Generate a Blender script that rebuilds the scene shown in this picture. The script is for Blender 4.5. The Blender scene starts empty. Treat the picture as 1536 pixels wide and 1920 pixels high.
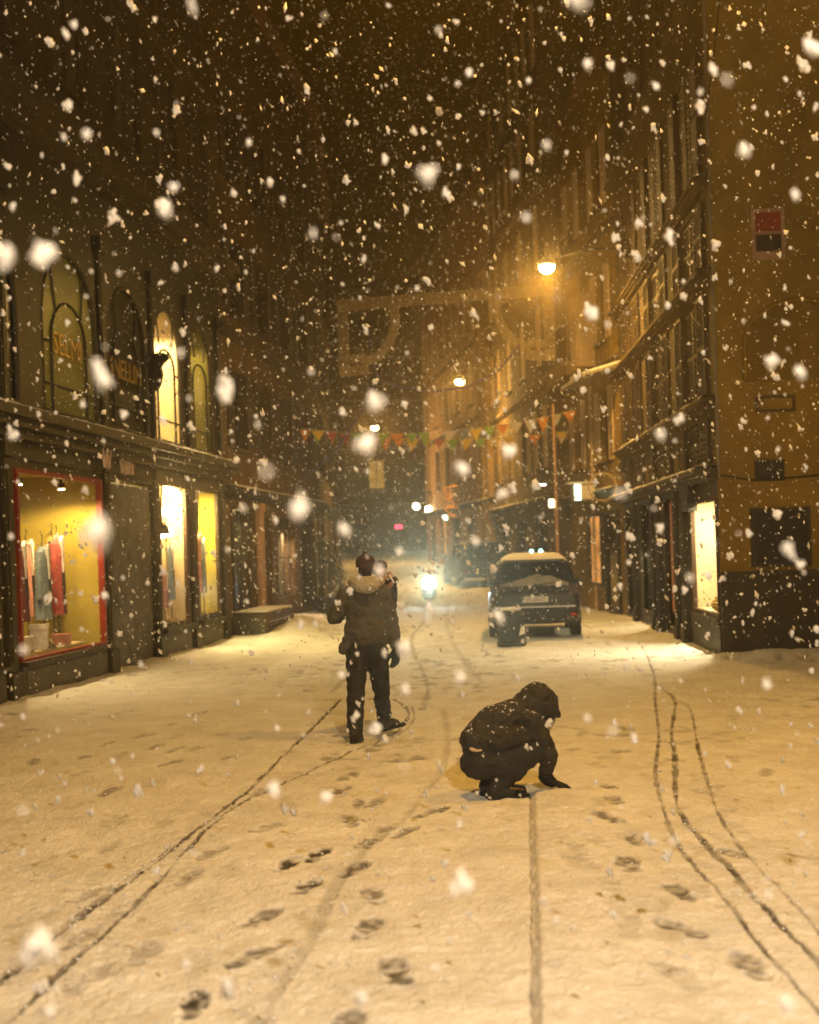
import bpy, math, random
import numpy as np
from mathutils import Vector, Matrix, noise

random.seed(7); np.random.seed(7)
sc = bpy.context.scene
C = sc.collection
R = math.radians

# ------------------------------------------------------------------ camera
cd = bpy.data.cameras.new('camera'); cam = bpy.data.objects.new('camera', cd); C.objects.link(cam)
cd.sensor_fit = 'VERTICAL'; cd.sensor_height = 36; cd.sensor_width = 36; cd.lens = 45
cd.shift_y = 70/1920; cd.shift_x = -2.3/1920
cd.clip_start = 0.05; cd.clip_end = 600
cam.matrix_world = Matrix.Translation((0, 0, 1.82)) @ Matrix.Rotation(R(90), 4, 'X') @ Matrix.Rotation(R(-1.9), 4, 'Z')
cd.dof.use_dof = True; cd.dof.focus_distance = 11.0; cd.dof.aperture_fstop = 1.4; cd.dof.aperture_blades = 9
sc.camera = cam

# ------------------------------------------------------------------ night sky: low cloud lit by the town
w = bpy.data.worlds.new('World'); sc.world = w; w.use_nodes = True
nt = w.node_tree; nt.nodes.clear()
wo = nt.nodes.new('ShaderNodeOutputWorld')
sky = nt.nodes.new('ShaderNodeTexSky'); sky.sky_type = 'NISHITA'; sky.sun_disc = False
sky.sun_elevation = R(-6); sky.sun_rotation = R(200)
b1 = nt.nodes.new('ShaderNodeBackground'); b1.inputs['Strength'].default_value = 0.05
b2 = nt.nodes.new('ShaderNodeBackground'); b2.inputs['Color'].default_value = (1.0, 0.42, 0.03, 1); b2.inputs['Strength'].default_value = 0.007
ad = nt.nodes.new('ShaderNodeAddShader')
nt.links.new(sky.outputs[0], b1.inputs['Color']); nt.links.new(b1.outputs[0], ad.inputs[0])
nt.links.new(b2.outputs[0], ad.inputs[1]); nt.links.new(ad.outputs[0], wo.inputs['Surface'])

# ------------------------------------------------------------------ picture
sc.view_settings.view_transform = 'Standard'; sc.view_settings.look = 'None'
sc.view_settings.gamma = 1; sc.view_settings.exposure = 0.2
sc.render.engine = 'CYCLES'
sc.cycles.use_denoising = True
sc.cycles.max_bounces = 5; sc.cycles.diffuse_bounces = 2; sc.cycles.glossy_bounces = 2
sc.cycles.transparent_max_bounces = 12; sc.cycles.volume_bounces = 0
sc.cycles.sample_clamp_indirect = 4.0; sc.cycles.adaptive_threshold = 0.03

SODIUM = (1.0, 0.49, 0.06)
WARM = (1.0, 0.70, 0.30)

# ------------------------------------------------------------------ helpers
class MB:
    """collects shapes, builds ONE mesh object"""
    def __init__(s): s.v = []; s.f = []
    def add(s, vs, fs):
        o = len(s.v); s.v.extend([tuple(p) for p in vs]); s.f.extend([tuple(i+o for i in f) for f in fs]); return s
    def box(s, x0, x1, y0, y1, z0, z1):
        return s.add([(x0,y0,z0),(x1,y0,z0),(x1,y1,z0),(x0,y1,z0),(x0,y0,z1),(x1,y0,z1),(x1,y1,z1),(x0,y1,z1)],
                     [(0,3,2,1),(4,5,6,7),(0,1,5,4),(1,2,6,5),(2,3,7,6),(3,0,4,7)])
    def obox(s, m, sx, sy, sz):
        P = [m @ Vector((a*sx/2, b*sy/2, c*sz/2)) for c in (-1,1) for b in (-1,1) for a in (-1,1)]
        return s.add(P, [(0,2,3,1),(4,5,7,6),(0,1,5,4),(1,3,7,5),(3,2,6,7),(2,0,4,6)])
    def tube(s, p0, p1, r0, r1=None, n=8):
        r1 = r0 if r1 is None else r1
        p0 = Vector(p0); p1 = Vector(p1); d = (p1-p0).normalized()
        a = d.orthogonal().normalized(); b = d.cross(a)
        vs = [p0+(a*math.cos(t)+b*math.sin(t))*r0 for t in [2*math.pi*i/n for i in range(n)]]
        vs += [p1+(a*math.cos(t)+b*math.sin(t))*r1 for t in [2*math.pi*i/n for i in range(n)]]
        fs = [(i,(i+1)%n,n+(i+1)%n,n+i) for i in range(n)] + [tuple(range(n-1,-1,-1)), tuple(range(n,2*n))]
        return s.add(vs, fs)
    def path(s, pts, r, n=6):
        for a, b in zip(pts[:-1], pts[1:]): s.tube(a, b, r, r, n)
        return s
    def sphere(s, c, r, n=12, m=8, mat=None):
        c = Vector(c); rx, ry, rz = (r, r, r) if not hasattr(r, '__len__') else r
        vs = []
        for j in range(1, m):
            ph = math.pi*j/m
            for i in range(n):
                t = 2*math.pi*i/n
                p = Vector((rx*math.sin(ph)*math.cos(t), ry*math.sin(ph)*math.sin(t), rz*math.cos(ph)))
                vs.append(c + (mat @ p if mat else p))
        top = Vector((0,0,rz)); 
        vs.append(c + (mat @ top if mat else top)); vs.append(c - (mat @ top if mat else top))
        fs = []
        for j in range(m-2):
            for i in range(n):
                fs.append((j*n+i, (j+1)*n+i, (j+1)*n+(i+1)%n, j*n+(i+1)%n))
        T = len(vs)-2
        for i in range(n):
            fs.append((T, i, (i+1)%n)); fs.append((T+1, (m-2)*n+(i+1)%n, (m-2)*n+i))
        return s.add(vs, fs)
    def cap(s, p0, r0, p1, r1, n=14, k=5):
        p0 = Vector(p0); p1 = Vector(p1); d = (p1-p0).normalized(); a = d.orthogonal().normalized(); b = d.cross(a)
        rings = []
        for j in range(1, k+1):
            t = math.pi/2*j/k; rings.append((p0-d*r0*math.cos(t), r0*math.sin(t)))
        for j in range(k, 0, -1):
            t = math.pi/2*j/k; rings.append((p1+d*r1*math.cos(t), r1*math.sin(t)))
        vs = [c+(a*math.cos(2*math.pi*i/n)+b*math.sin(2*math.pi*i/n))*r for c, r in rings for i in range(n)]
        N = len(rings); fs = []
        for j in range(N-1):
            for i in range(n): fs.append((j*n+i, j*n+(i+1)%n, (j+1)*n+(i+1)%n, (j+1)*n+i))
        vs += [p0-d*r0, p1+d*r1]
        for i in range(n):
            fs.append((N*n, (i+1)%n, i)); fs.append((N*n+1, (N-1)*n+i, (N-1)*n+(i+1)%n))
        return s.add(vs, fs)
    def prism(s, poly, y0, y1):
        """poly in (x,z), extruded along y"""
        n = len(poly)
        vs = [(x,y0,z) for x,z in poly]+[(x,y1,z) for x,z in poly]
        fs = [tuple(range(n)), tuple(range(2*n-1,n-1,-1))]+[(i,n+i,n+(i+1)%n,(i+1)%n) for i in range(n)]
        return s.add(vs, fs)
    def build(s, name, mat, parent=None, smooth=False):
        me = bpy.data.meshes.new(name); me.from_pydata(s.v, [], s.f); me.update()
        if smooth: me.polygons.foreach_set('use_smooth', [True]*len(me.polygons))
        me.materials.append(mat)
        o = bpy.data.objects.new(name, me); C.objects.link(o)
        if parent: o.parent = parent
        return o

def tag(o, label=None, cat=None, group=None, kind=None):
    if label: o['label'] = label
    if cat: o['category'] = cat
    if group: o['group'] = group
    if kind: o['kind'] = kind
    return o
def empty(name, loc=(0,0,0), rz=0):
    o = bpy.data.objects.new(name, None); C.objects.link(o); o.location = loc; o.rotation_euler = (0,0,rz)
    o.empty_display_size = 0.2
    return o
def copy_tree(o, parent=None):
    c = o.copy(); C.objects.link(c); c.parent = parent
    for ch in list(o.children): copy_tree(ch, c)
    return c

def mat(name, col, rough=0.75, var=0.3, scale=4.0, bump=0.0, bscale=None, metal=0.0, spec=0.4, stretch=None, snow=0.0, alpha=None):
    m = bpy.data.materials.new(name); m.use_nodes = True; t = m.node_tree; N = t.nodes; L = t.links
    p = N['Principled BSDF']
    p.inputs['Roughness'].default_value = rough; p.inputs['Metallic'].default_value = metal
    p.inputs['Specular IOR Level'].default_value = spec
    tc = N.new('ShaderNodeTexCoord'); mp = N.new('ShaderNodeMapping'); L.new(tc.outputs['Object'], mp.inputs['Vector'])
    if stretch: mp.inputs['Scale'].default_value = stretch
    nz = N.new('ShaderNodeTexNoise'); nz.inputs['Scale'].default_value = scale; nz.inputs['Detail'].default_value = 6; nz.inputs['Roughness'].default_value = .65
    L.new(mp.outputs[0], nz.inputs['Vector'])
    cr = N.new('ShaderNodeValToRGB'); cr.color_ramp.elements[0].position = .3; cr.color_ramp.elements[1].position = .72
    lo = [max(0, c*(1-var)) for c in col]; hi = [min(1, c*(1+var)) for c in col]
    cr.color_ramp.elements[0].color = (*lo, 1); cr.color_ramp.elements[1].color = (*hi, 1)
    L.new(nz.outputs['Fac'], cr.inputs[0]); out = cr.outputs[0]
    if snow > 0:
        ge = N.new('ShaderNodeNewGeometry'); sx = N.new('ShaderNodeSeparateXYZ'); L.new(ge.outputs['Normal'], sx.inputs[0])
        n2 = N.new('ShaderNodeTexNoise'); n2.inputs['Scale'].default_value = 42; n2.inputs['Detail'].default_value = 3
        L.new(tc.outputs['Object'], n2.inputs['Vector'])
        ma = N.new('ShaderNodeMath'); ma.operation = 'MULTIPLY_ADD'; L.new(sx.outputs[2], ma.inputs[0]); ma.inputs[1].default_value = .22; L.new(n2.outputs['Fac'], ma.inputs[2])
        r2 = N.new('ShaderNodeValToRGB'); r2.color_ramp.elements[0].position = .86-snow*.3; r2.color_ramp.elements[1].position = .93-snow*.3
        L.new(ma.outputs[0], r2.inputs[0])
        mx = N.new('ShaderNodeMix'); mx.data_type = 'RGBA'; L.new(r2.outputs[0], mx.inputs['Factor']); L.new(out, mx.inputs['A']); mx.inputs['B'].default_value = (.78,.78,.8,1); out = mx.outputs['Result']
    L.new(out, p.inputs['Base Color'])
    if bump > 0:
        nb = N.new('ShaderNodeTexNoise'); nb.inputs['Scale'].default_value = bscale or scale*4; nb.inputs['Detail'].default_value = 5
        L.new(mp.outputs[0], nb.inputs['Vector'])
        bp = N.new('ShaderNodeBump'); bp.inputs['Strength'].default_value = bump; bp.inputs['Distance'].default_value = .03
        L.new(nb.outputs['Fac'], bp.inputs['Height']); L.new(bp.outputs[0], p.inputs['Normal'])
    return m
def emit(name, col, strength, flick=0.0, scale=3):
    m = bpy.data.materials.new(name); m.use_nodes = True; t = m.node_tree; N = t.nodes; L = t.links; N.clear()
    o = N.new('ShaderNodeOutputMaterial'); e = N.new('ShaderNodeEmission'); e.inputs['Color'].default_value = (*col, 1); e.inputs['Strength'].default_value = strength
    if flick:
        tc = N.new('ShaderNodeTexCoord'); nz = N.new('ShaderNodeTexNoise'); nz.inputs['Scale'].default_value = scale; L.new(tc.outputs['Object'], nz.inputs['Vector'])
        mr = N.new('ShaderNodeMapRange'); mr.inputs['From Min'].default_value = .3; mr.inputs['From Max'].default_value = .7
        mr.inputs['To Min'].default_value = strength*(1-flick); mr.inputs['To Max'].default_value = strength*(1+flick); L.new(nz.outputs['Fac'], mr.inputs['Value']); L.new(mr.outputs[0], e.inputs['Strength'])
    L.new(e.outputs[0], o.inputs['Surface']); return m
def glassmat(name, tint=(1,1,1), gloss=0.022):
    m = bpy.data.materials.new(name); m.use_nodes = True; t = m.node_tree; N = t.nodes; L = t.links; N.clear()
    o = N.new('ShaderNodeOutputMaterial'); tr = N.new('ShaderNodeBsdfTransparent'); tr.inputs['Color'].default_value = (*tint, 1)
    gl = N.new('ShaderNodeBsdfGlossy'); gl.inputs['Roughness'].default_value = .28
    lw = N.new('ShaderNodeLayerWeight'); lw.inputs['Blend'].default_value = .25
    ml = N.new('ShaderNodeMath'); ml.operation = 'MULTIPLY'; ml.inputs[1].default_value = gloss*4; L.new(lw.outputs['Fresnel'], ml.inputs[0])
    mx = N.new('ShaderNodeMixShader'); L.new(ml.outputs[0], mx.inputs[0]); L.new(tr.outputs[0], mx.inputs[1]); L.new(gl.outputs[0], mx.inputs[2]); L.new(mx.outputs[0], o.inputs['Surface'])
    return m

M = {}
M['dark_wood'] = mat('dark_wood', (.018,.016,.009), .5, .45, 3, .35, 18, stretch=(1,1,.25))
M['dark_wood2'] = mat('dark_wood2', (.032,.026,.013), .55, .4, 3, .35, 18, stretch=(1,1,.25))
M['slate_wood'] = mat('slate_wood', (.075,.066,.048), .6, .35, 2.5, .2, 14)
M['brown_wood'] = mat('brown_wood', (.06,.032,.014), .6, .4, 3, .3, 16, stretch=(1,1,.2))
M['red_paint'] = mat('red_paint', (.24,.022,.010), .45, .25, 5, .1)
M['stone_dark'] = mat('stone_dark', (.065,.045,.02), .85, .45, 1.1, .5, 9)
M['stone_mid'] = mat('stone_mid', (.24,.185,.105), .85, .4, 1.0, .5, 8)
M['plaster_ochre'] = mat('plaster_ochre', (.22,.145,.028), .9, .38, .55, .35, 14)
M['plaster_brown'] = mat('plaster_brown', (.085,.052,.022), .9, .4, .8, .35, 10)
M['plaster_grey'] = mat('plaster_grey', (.11,.08,.04), .9, .4, .8, .35, 10)
M['plaster_pink'] = mat('plaster_pink', (.36,.22,.14), .85, .25, 1.2, .25, 12)
M['shutter'] = mat('shutter', (.042,.027,.013), .65, .4, 4, .2, 20, stretch=(1,1,.2))
M['shutter_pale'] = mat('shutter_pale', (.48,.36,.20), .6, .3, 4, .2, 20, stretch=(1,1,.2))
M['iron'] = mat('iron', (.02,.019,.018), .5, .4, 8, .2, metal=.4)
M['zinc'] = mat('zinc', (.22,.20,.17), .5, .35, 3, .15, metal=.3)
M['tile'] = mat('tile', (.11,.055,.03), .85, .4, 5, .4)
M['cream'] = mat('cream', (.72,.60,.36), .8, .12, 2)
M['green_wall'] = mat('green_wall', (.40,.31,.045), .8, .15, 1.5)
M['white_paint'] = mat('white_paint', (.75,.70,.60), .6, .1, 3)
M['gold'] = mat('gold', (.42,.29,.07), .35, .2, 9, metal=.6)
M['pale_letter'] = mat('pale_letter', (.62,.46,.36), .5, .15, 8)
M['glass'] = glassmat('shop_glass')
M['dark_pane'] = mat('dark_pane', (.012,.011,.009), .12, .3, 2, spec=.6)
M['snow_cap'] = mat('snow_cap', (.80,.80,.82), .9, .06, 8, .4, 24)

# ------------------------------------------------------------------ snow-covered street (real relief: ruts, footprints, kerb)
def snow_material():
    m = bpy.data.materials.new('snow_ground'); m.use_nodes = True; t = m.node_tree; N = t.nodes; L = t.links
    p = N['Principled BSDF']; p.inputs['Roughness'].default_value = .85; p.inputs['Specular IOR Level'].default_value = .25
    at = N.new('ShaderNodeAttribute'); at.attribute_name = 'slush'
    tc = N.new('ShaderNodeTexCoord')
    n1 = N.new('ShaderNodeTexNoise'); n1.inputs['Scale'].default_value = 1.6; n1.inputs['Detail'].default_value = 10; n1.inputs['Roughness'].default_value = .82; L.new(tc.outputs['Object'], n1.inputs['Vector'])
    cr = N.new('ShaderNodeValToRGB'); cr.color_ramp.elements[0].position = .25; cr.color_ramp.elements[0].color = (.56,.54,.51,1); cr.color_ramp.elements[1].position = .6; cr.color_ramp.elements[1].color = (.84,.84,.85,1); L.new(n1.outputs['Fac'], cr.inputs[0])
    n2 = N.new('ShaderNodeTexNoise'); n2.inputs['Scale'].default_value = 26; n2.inputs['Detail'].default_value = 4; L.new(tc.outputs['Object'], n2.inputs['Vector'])
    ma = N.new('ShaderNodeMath'); ma.operation = 'MULTIPLY_ADD'; ma.inputs[1].default_value = .7; ma.inputs[2].default_value = -.35; L.new(n2.outputs['Fac'], ma.inputs[0])
    ml = N.new('ShaderNodeMath'); ml.operation = 'MULTIPLY'; L.new(ma.outputs[0], ml.inputs[0]); L.new(at.outputs['Fac'], ml.inputs[1])
    ad = N.new('ShaderNodeMath'); ad.operation = 'ADD'; ad.use_clamp = True; L.new(at.outputs['Fac'], ad.inputs[0]); L.new(ml.outputs[0], ad.inputs[1])
    mx = N.new('ShaderNodeMix'); mx.data_type = 'RGBA'; L.new(ad.outputs[0], mx.inputs['Factor']); L.new(cr.outputs[0], mx.inputs['A']); mx.inputs['B'].default_value = (.065,.055,.042,1)
    L.new(mx.outputs['Result'], p.inputs['Base Color'])
    n3 = N.new('ShaderNodeTexNoise'); n3.inputs['Scale'].default_value = 45; n3.inputs['Detail'].default_value = 5; L.new(tc.outputs['Object'], n3.inputs['Vector'])
    bp = N.new('ShaderNodeBump'); bp.inputs['Strength'].default_value = .85; bp.inputs['Distance'].default_value = .025; L.new(n3.outputs['Fac'], bp.inputs['Height']); L.new(bp.outputs[0], p.inputs['Normal'])
    return m
M['snow'] = snow_material()

def rise(y): return np.where(y > 34, 0.034*(y-34)*np.clip((y-34)/8, 0, 1), 0.0)
def rise1(y): return float(rise(np.array([float(y)]))[0])

TR = [  # ruts on the ground in metres: points, half width, depth, slush
 ([(-2.02,4.1),(-1.84,5.67),(-1.76,6.35),(-1.71,6.82),(-1.63,7.37),(-1.52,8.16),(-1.38,9.32),(-1.26,10.63),(-1.15,12.38),(-1.05,13.9),(-.92,15.85)], .032, .028, .62),
 ([(-2.10,4.0),(-1.90,5.5),(-1.80,6.3),(-1.75,6.8),(-1.68,7.3),(-1.57,8.0)], .018, .018, .4),
 ([(-1.86,3.6),(-1.65,5.23),(-1.6,5.76),(-1.54,6.23),(-1.49,7.01),(-1.45,7.86),(-1.37,8.95),(-1.23,9.7),(-.98,10.45),(-.68,11.33),(-.42,12.15),(-.2,12.88),(-.09,13.88),(-.12,14.83),(-.29,15.67)], .028, .026, .55),
 ([(-.30,12.35),(-.12,12.95),(-.02,13.8),(-.05,14.8)], .02, .02, .4),
 ([(-.69,4.0),(-.66,4.96),(-.59,5.52),(-.52,6.12),(-.47,6.99),(-.35,7.71),(-.1,8.75),(.2,10.61),(.3,12.4),(.3,14.47)], .055, .012, .16),
 ([(1.50,3.4),(1.49,5.0),(1.49,5.82),(1.52,6.53),(1.52,7.32),(1.6,8.31),(1.86,10.04),(2.26,11.96),(2.68,14.32),(3.32,17.83),(4.0,22.5)], .026, .024, .45),
 ([(1.68,3.8),(1.67,5.5),(1.67,6.51),(1.7,7.05),(1.7,7.83),(1.77,8.8),(2.16,10.75),(2.44,12.27),(2.98,14.74),(3.06,16.48)], .035, .028, .50),
 ([(1.80,5.4),(1.84,6.5),(1.88,7.53),(1.97,8.42),(2.12,9.33),(2.47,11.27),(2.95,13.77),(2.98,14.74)], .022, .02, .4),
 ([(.06,14.53),(.16,17.41),(-.06,25.7),(.3,33),(.47,43)], .07, .02, .25),
 ([(-1.1,16.5),(-.9,21),(-.9,28),(-.6,36),(-.3,45)], .08, .02, .22),
 ([(.9,17),(.75,24),(.85,33),(1.3,43)], .08, .02, .2),
]
KERB = [(.02,.6),(.38,4.47),(.41,4.87),(.56,6.45),(.67,7.7),(.83,9.42)]
FP = [(-.78,7.5,.9,40),(-.62,7.68,.85,40),(-.63,6.99,.7,50),(-.38,7.35,.6,70),(-.33,7.98,.55,60),(-.81,6.4,.55,50),(-.77,5.82,.55,50),(-.95,5.23,.75,70),(-.26,6.75,.5,88),(-.27,6.18,.6,88),(-.13,5.54,.6,80),(-.57,10.38,.5,75),(-.59,9.81,.6,75),(-.44,9.26,.5,75),(-.33,9.28,.45,60),(-.48,8.67,.5,75),(-.24,8.35,.45,50),(-1.01,8.47,.35,60),(-1.27,7.81,.35,60),(-1.32,7.27,.4,60),(-1.81,6.99,.4,70),(-1.65,6.16,.4,60),(-1.29,5.88,.3,60),(-1.44,5.6,.3,60),(1.23,8.37,.55,110),(1.3,7.79,.55,110),(1.16,7.18,.6,120),(1.31,6.56,.6,110),(1.18,5.93,.6,125),(1.36,8.96,.5,110),(1.44,9.55,.5,105),(2.03,12.55,.4,100),(.96,5.96,.2,100),(1.04,5.29,.25,100),(-.31,4.9,.5,80),(-3.06,12.63,.4,60),(-2.53,12.34,.4,60),(-2.19,11.35,.45,45),(-2.42,10.02,.45,50),(-2.29,12.13,.4,60),(-2.1,12.09,.35,60),(-1.7,11.54,.3,60),(-1.7,12.68,.3,60),(-3.09,11.82,.4,60),(-2.79,13.11,.3,60),(1.37,5.42,.5,100),(1.82,7.4,.5,120),(.09,8.89,.6,20),(-.1,8.25,.5,40)]
for i in range(95):      # old, half-filled prints
    y = random.uniform(9.5, 26); x = random.uniform(-3.6, 3.6)
    if abs(x-.7) < .6 and y < 10.5: continue
    FP.append((x, y, random.uniform(.08, .3)*(1.4 if x < -1 or x > 1.6 else .7), random.uniform(50, 130)))
for i in range(60):
    FP.append((random.choice([-1,1])*random.uniform(.9,2.2), random.uniform(5.5,10), random.uniform(.08,.2), random.uniform(40,130)))

def seg_dist(X, Y, pts):
    D = np.full(X.shape, 9.0); xs_ = [p[0] for p in pts]; ys_ = [p[1] for p in pts]
    mk = (X > min(xs_)-.5) & (X < max(xs_)+.5) & (Y > min(ys_)-.5) & (Y < max(ys_)+.5)
    Xm = X[mk]; Ym = Y[mk]; Dm = np.full(Xm.shape, 9.0)
    for (ax, ay), (bx, by) in zip(pts[:-1], pts[1:]):
        dx, dy = bx-ax, by-ay; l2 = dx*dx+dy*dy
        t = np.clip(((Xm-ax)*dx+(Ym-ay)*dy)/l2, 0, 1)
        Dm = np.minimum(Dm, np.hypot(Xm-ax-t*dx, Ym-ay-t*dy))
    D[mk] = Dm; return D
def smooth_pts(p):
    out = []
    for i in range(len(p)-1):
        p0 = p[max(i-1,0)]; p1 = p[i]; p2 = p[i+1]; p3 = p[min(i+2,len(p)-1)]
        for k in range(5):
            t = k/5
            out.append(tuple(.5*((2*p1[a])+(-p0[a]+p2[a])*t+(2*p0[a]-5*p1[a]+4*p2[a]-p3[a])*t*t+(-p0[a]+3*p1[a]-3*p2[a]+p3[a])*t**3) for a in (0,1)))
    out.append(p[-1]); return out
def vnoise(X, Y, s, seed):
    """cheap lattice value noise"""
    rs = np.random.RandomState(seed); T = rs.rand(256, 256)
    x = X*s+40; y = Y*s+40; xi = np.floor(x).astype(int); yi = np.floor(y).astype(int); fx = x-xi; fy = y-yi
    fx = fx*fx*(3-2*fx); fy = fy*fy*(3-2*fy); xi &= 255; yi &= 255; x1 = (xi+1) & 255; y1 = (yi+1) & 255
    return (T[xi,yi]*(1-fx)+T[x1,yi]*fx)*(1-fy)+(T[xi,y1]*(1-fx)+T[x1,y1]*fx)*fy-.5

def snow_cover():
    ys = [1.5]
    while ys[-1] < 96: 
        y = ys[-1]; ys.append(y+min(max(y*y/2700, .014), .6) if y > 4 else y+.05)
    ys = np.array(ys); nx = 840
    u = np.linspace(-1, 1, nx)
    Yg = np.repeat(ys[:, None], nx, 1); Xg = u[None, :]*(.35*Yg+1.6)
    Z = rise(Yg) + .020*vnoise(Xg,Yg,.8,1)+.012*vnoise(Xg,Yg,2.3,2)+.014*vnoise(Xg,Yg,5,3)+.012*vnoise(Xg,Yg,14,4)+.010*vnoise(Xg,Yg,31,8)
    rough = np.clip(vnoise(Xg,Yg,.35,9)*2.2+.25, 0, 1)*np.clip((Yg-8.5)/3,0,1)
    Z += rough*(.034*vnoise(Xg,Yg,5,5)+.022*vnoise(Xg,Yg,11,6))
    S = np.clip(rough*(vnoise(Xg,Yg,5,5)+.6*vnoise(Xg,Yg,11,6))*-2.2-.25, 0, .55)
    W = .6+.8*(vnoise(Xg,Yg,7,11)+.5)
    for pts, hw, dp, sl in TR:
        hw = hw*.72
        D = seg_dist(Xg, Yg, smooth_pts(pts)); D = (D+.012*vnoise(Xg,Yg,9,13))/(.8+.7*vnoise(Xg,Yg,1.6,14)+.35*vnoise(Xg,Yg,5,15))
        k = np.clip(1.6-1.6*(D/(hw*1.2))**2, 0, 1)
        Z -= dp*.42*np.clip(1-(D/hw)**2, 0, 1)*W
        S = np.maximum(S, np.clip(sl*1.75*k*(W-.2+.5*vnoise(Xg,Yg,8,17)),0,.92))
    D = seg_dist(Xg, Yg, KERB); xk = np.interp(Yg, [p[1] for p in KERB], [p[0] for p in KERB])
    inside = np.clip((9.47-Yg)/.10, 0, 1)
    right = np.clip((Xg-xk-.004+.012*vnoise(Xg,Yg,9,21))/.03, 0, 1)
    Z += inside*right*.042*np.clip(1-(Xg-xk)/1.6, 0, 1)
    g = np.clip(1-np.abs(Xg-xk+.010+.014*vnoise(Xg,Yg,12,22))/(.010+.010*vnoise(Xg,Yg,2.2,24)), 0, 1)*(Yg < 9.45)
    Z -= .012*g; S = np.maximum(S, .75*g*(.45+1.1*(vnoise(Xg,Yg,6,23)+.5)))
    for x, y, dp, ang in FP:
        m = (np.abs(Xg-x) < .34) & (np.abs(Yg-y) < .34)
        if not m.any(): continue
        a = R(90-(90-ang)*.45); sz = 1.2*(.85+.3*((x*37.7+y*11.3) % 1)); a += .5*(((x*17.3+y*29.1) % 1)-.5); dx = (Xg[m]-x)/sz; dy = (Yg[m]-y)/sz
        l = dx*math.cos(a)+dy*math.sin(a); q = -dx*math.sin(a)+dy*math.cos(a)
        nn = .03*vnoise(Xg[m],Yg[m],16,31)
        sole = np.hypot((l-.035)/.105, q/.052)+nn*8; heel = np.hypot((l+.105)/.048, q/.042)+nn*8
        d = np.minimum(sole, heel); k = np.clip((1.15-d)/.3, 0, 1)
        rim = np.exp(-((d-1.35)/.22)**2)
        Z[m] += -.020*dp*k + .004*dp*rim
        blot = np.clip(.70+1.5*(vnoise(Xg[m],Yg[m],24,33)+.1), 0, 1.1)
        S[m] = np.maximum(S[m], np.clip(dp*1.25, 0, .97)*k*blot)
    # soft bank along the house fronts
    dl = Xg-(-4.94+.108*(Yg-18.2)); dr = (4.55+.0533*(Yg-19.5))-Xg
    Z += .07*np.exp(-(np.clip(dl,0,9)/.35)**2)*(Yg > 10)*(.6+.8*(vnoise(Xg,Yg,1.7,41)+.5))
    Z += .05*np.exp(-(np.clip(dr,0,9)/.35)**2)*(Yg > 19)*(Yg < 40)
    Z += .10*np.exp(-((Yg-19.15)/.28)**2)*(Xg > 4.5)*(.5+.8*(vnoise(Xg,Yg,1.9,43)+.5))
    # ploughed bank beside the far left house fronts
    Z += .30*np.exp(-((Xg+2.75)/.75)**2-((Yg-31)/4.0)**2)
    ny = len(ys)
    co = np.stack([Xg, Yg, Z], -1).reshape(-1, 3)
    idx = np.arange(ny*nx).reshape(ny, nx)
    q = np.stack([idx[:-1,:-1], idx[:-1,1:], idx[1:,1:], idx[1:,:-1]], -1).reshape(-1, 4)
    me = bpy.data.meshes.new('snow_cover'); me.vertices.add(len(co)); me.vertices.foreach_set('co', co.ravel())
    me.loops.add(q.size); me.loops.foreach_set('vertex_index', q.ravel().astype(np.int32))
    me.polygons.add(len(q)); me.polygons.foreach_set('loop_start', np.arange(0, q.size, 4, dtype=np.int32))
    me.polygons.foreach_set('use_smooth', np.ones(len(q), dtype=bool))
    me.update(calc_edges=True)
    A = me.attributes.new('slush', 'FLOAT', 'POINT'); A.data.foreach_set('value', S.ravel().astype(np.float32))
    me.materials.append(M['snow'])
    o = bpy.data.objects.new('snow_covered_road', me); C.objects.link(o); tag(o, kind='structure')
snow_cover()
def snow_crumbs():
    rr = random.Random(12); mb = MB()
    src = [(x, y) for x, y, dp, a in FP if dp > .25 and y < 14]+[p for pts, *_ in TR for p in smooth_pts(pts) if p[1] < 14]
    for i in range(2600):
        x, y = rr.choice(src); x += rr.gauss(0, .10); y += rr.gauss(0, .16); r = .003+.008*rr.random()**3; z = .012+rr.uniform(-.006, .004)
        v = [(x+r*rr.uniform(.7,1.4)*dx, y+r*rr.uniform(.7,1.4)*dy, z+r*rr.uniform(.6,1.1)*dz) for dx, dy, dz in ((1,0,0),(-1,0,0),(0,1,0),(0,-1,0),(0,0,1),(0,0,-1))]
        mb.add(v, [(0,2,4),(2,1,4),(1,3,4),(3,0,4),(2,0,5),(1,2,5),(3,1,5),(0,3,5)])
    tag(mb.build('snow_crumbs', M['snow_cap'], None, True), 'small crumbs of kicked-up snow along the prints and tracks', 'snow', kind='stuff')
snow_crumbs()
g = MB(); g.add([(-250,-200,-.12),(250,-200,-.12),(250,34,-.12),(-250,34,-.12)], [(0,1,2,3)])
g.add([(-250,34,-.12),(250,34,-.12),(250,300,8.9),(-250,300,8.9)], [(0,1,2,3)])
tag(g.build('ground', M['snow']), kind='structure')

# ------------------------------------------------------------------ lamps
def light(kind, name, loc, power, col, size=.1, parent=None, **kw):
    l = bpy.data.lights.new(name, kind); l.energy = power; l.color = col
    if kind == 'AREA': l.size = size
    else: l.shadow_soft_size = size
    for k, v in kw.items(): setattr(l, k, v)
    o = bpy.data.objects.new(name, l); C.objects.link(o); o.location = loc
    if parent: o.parent = parent
    return o

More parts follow.
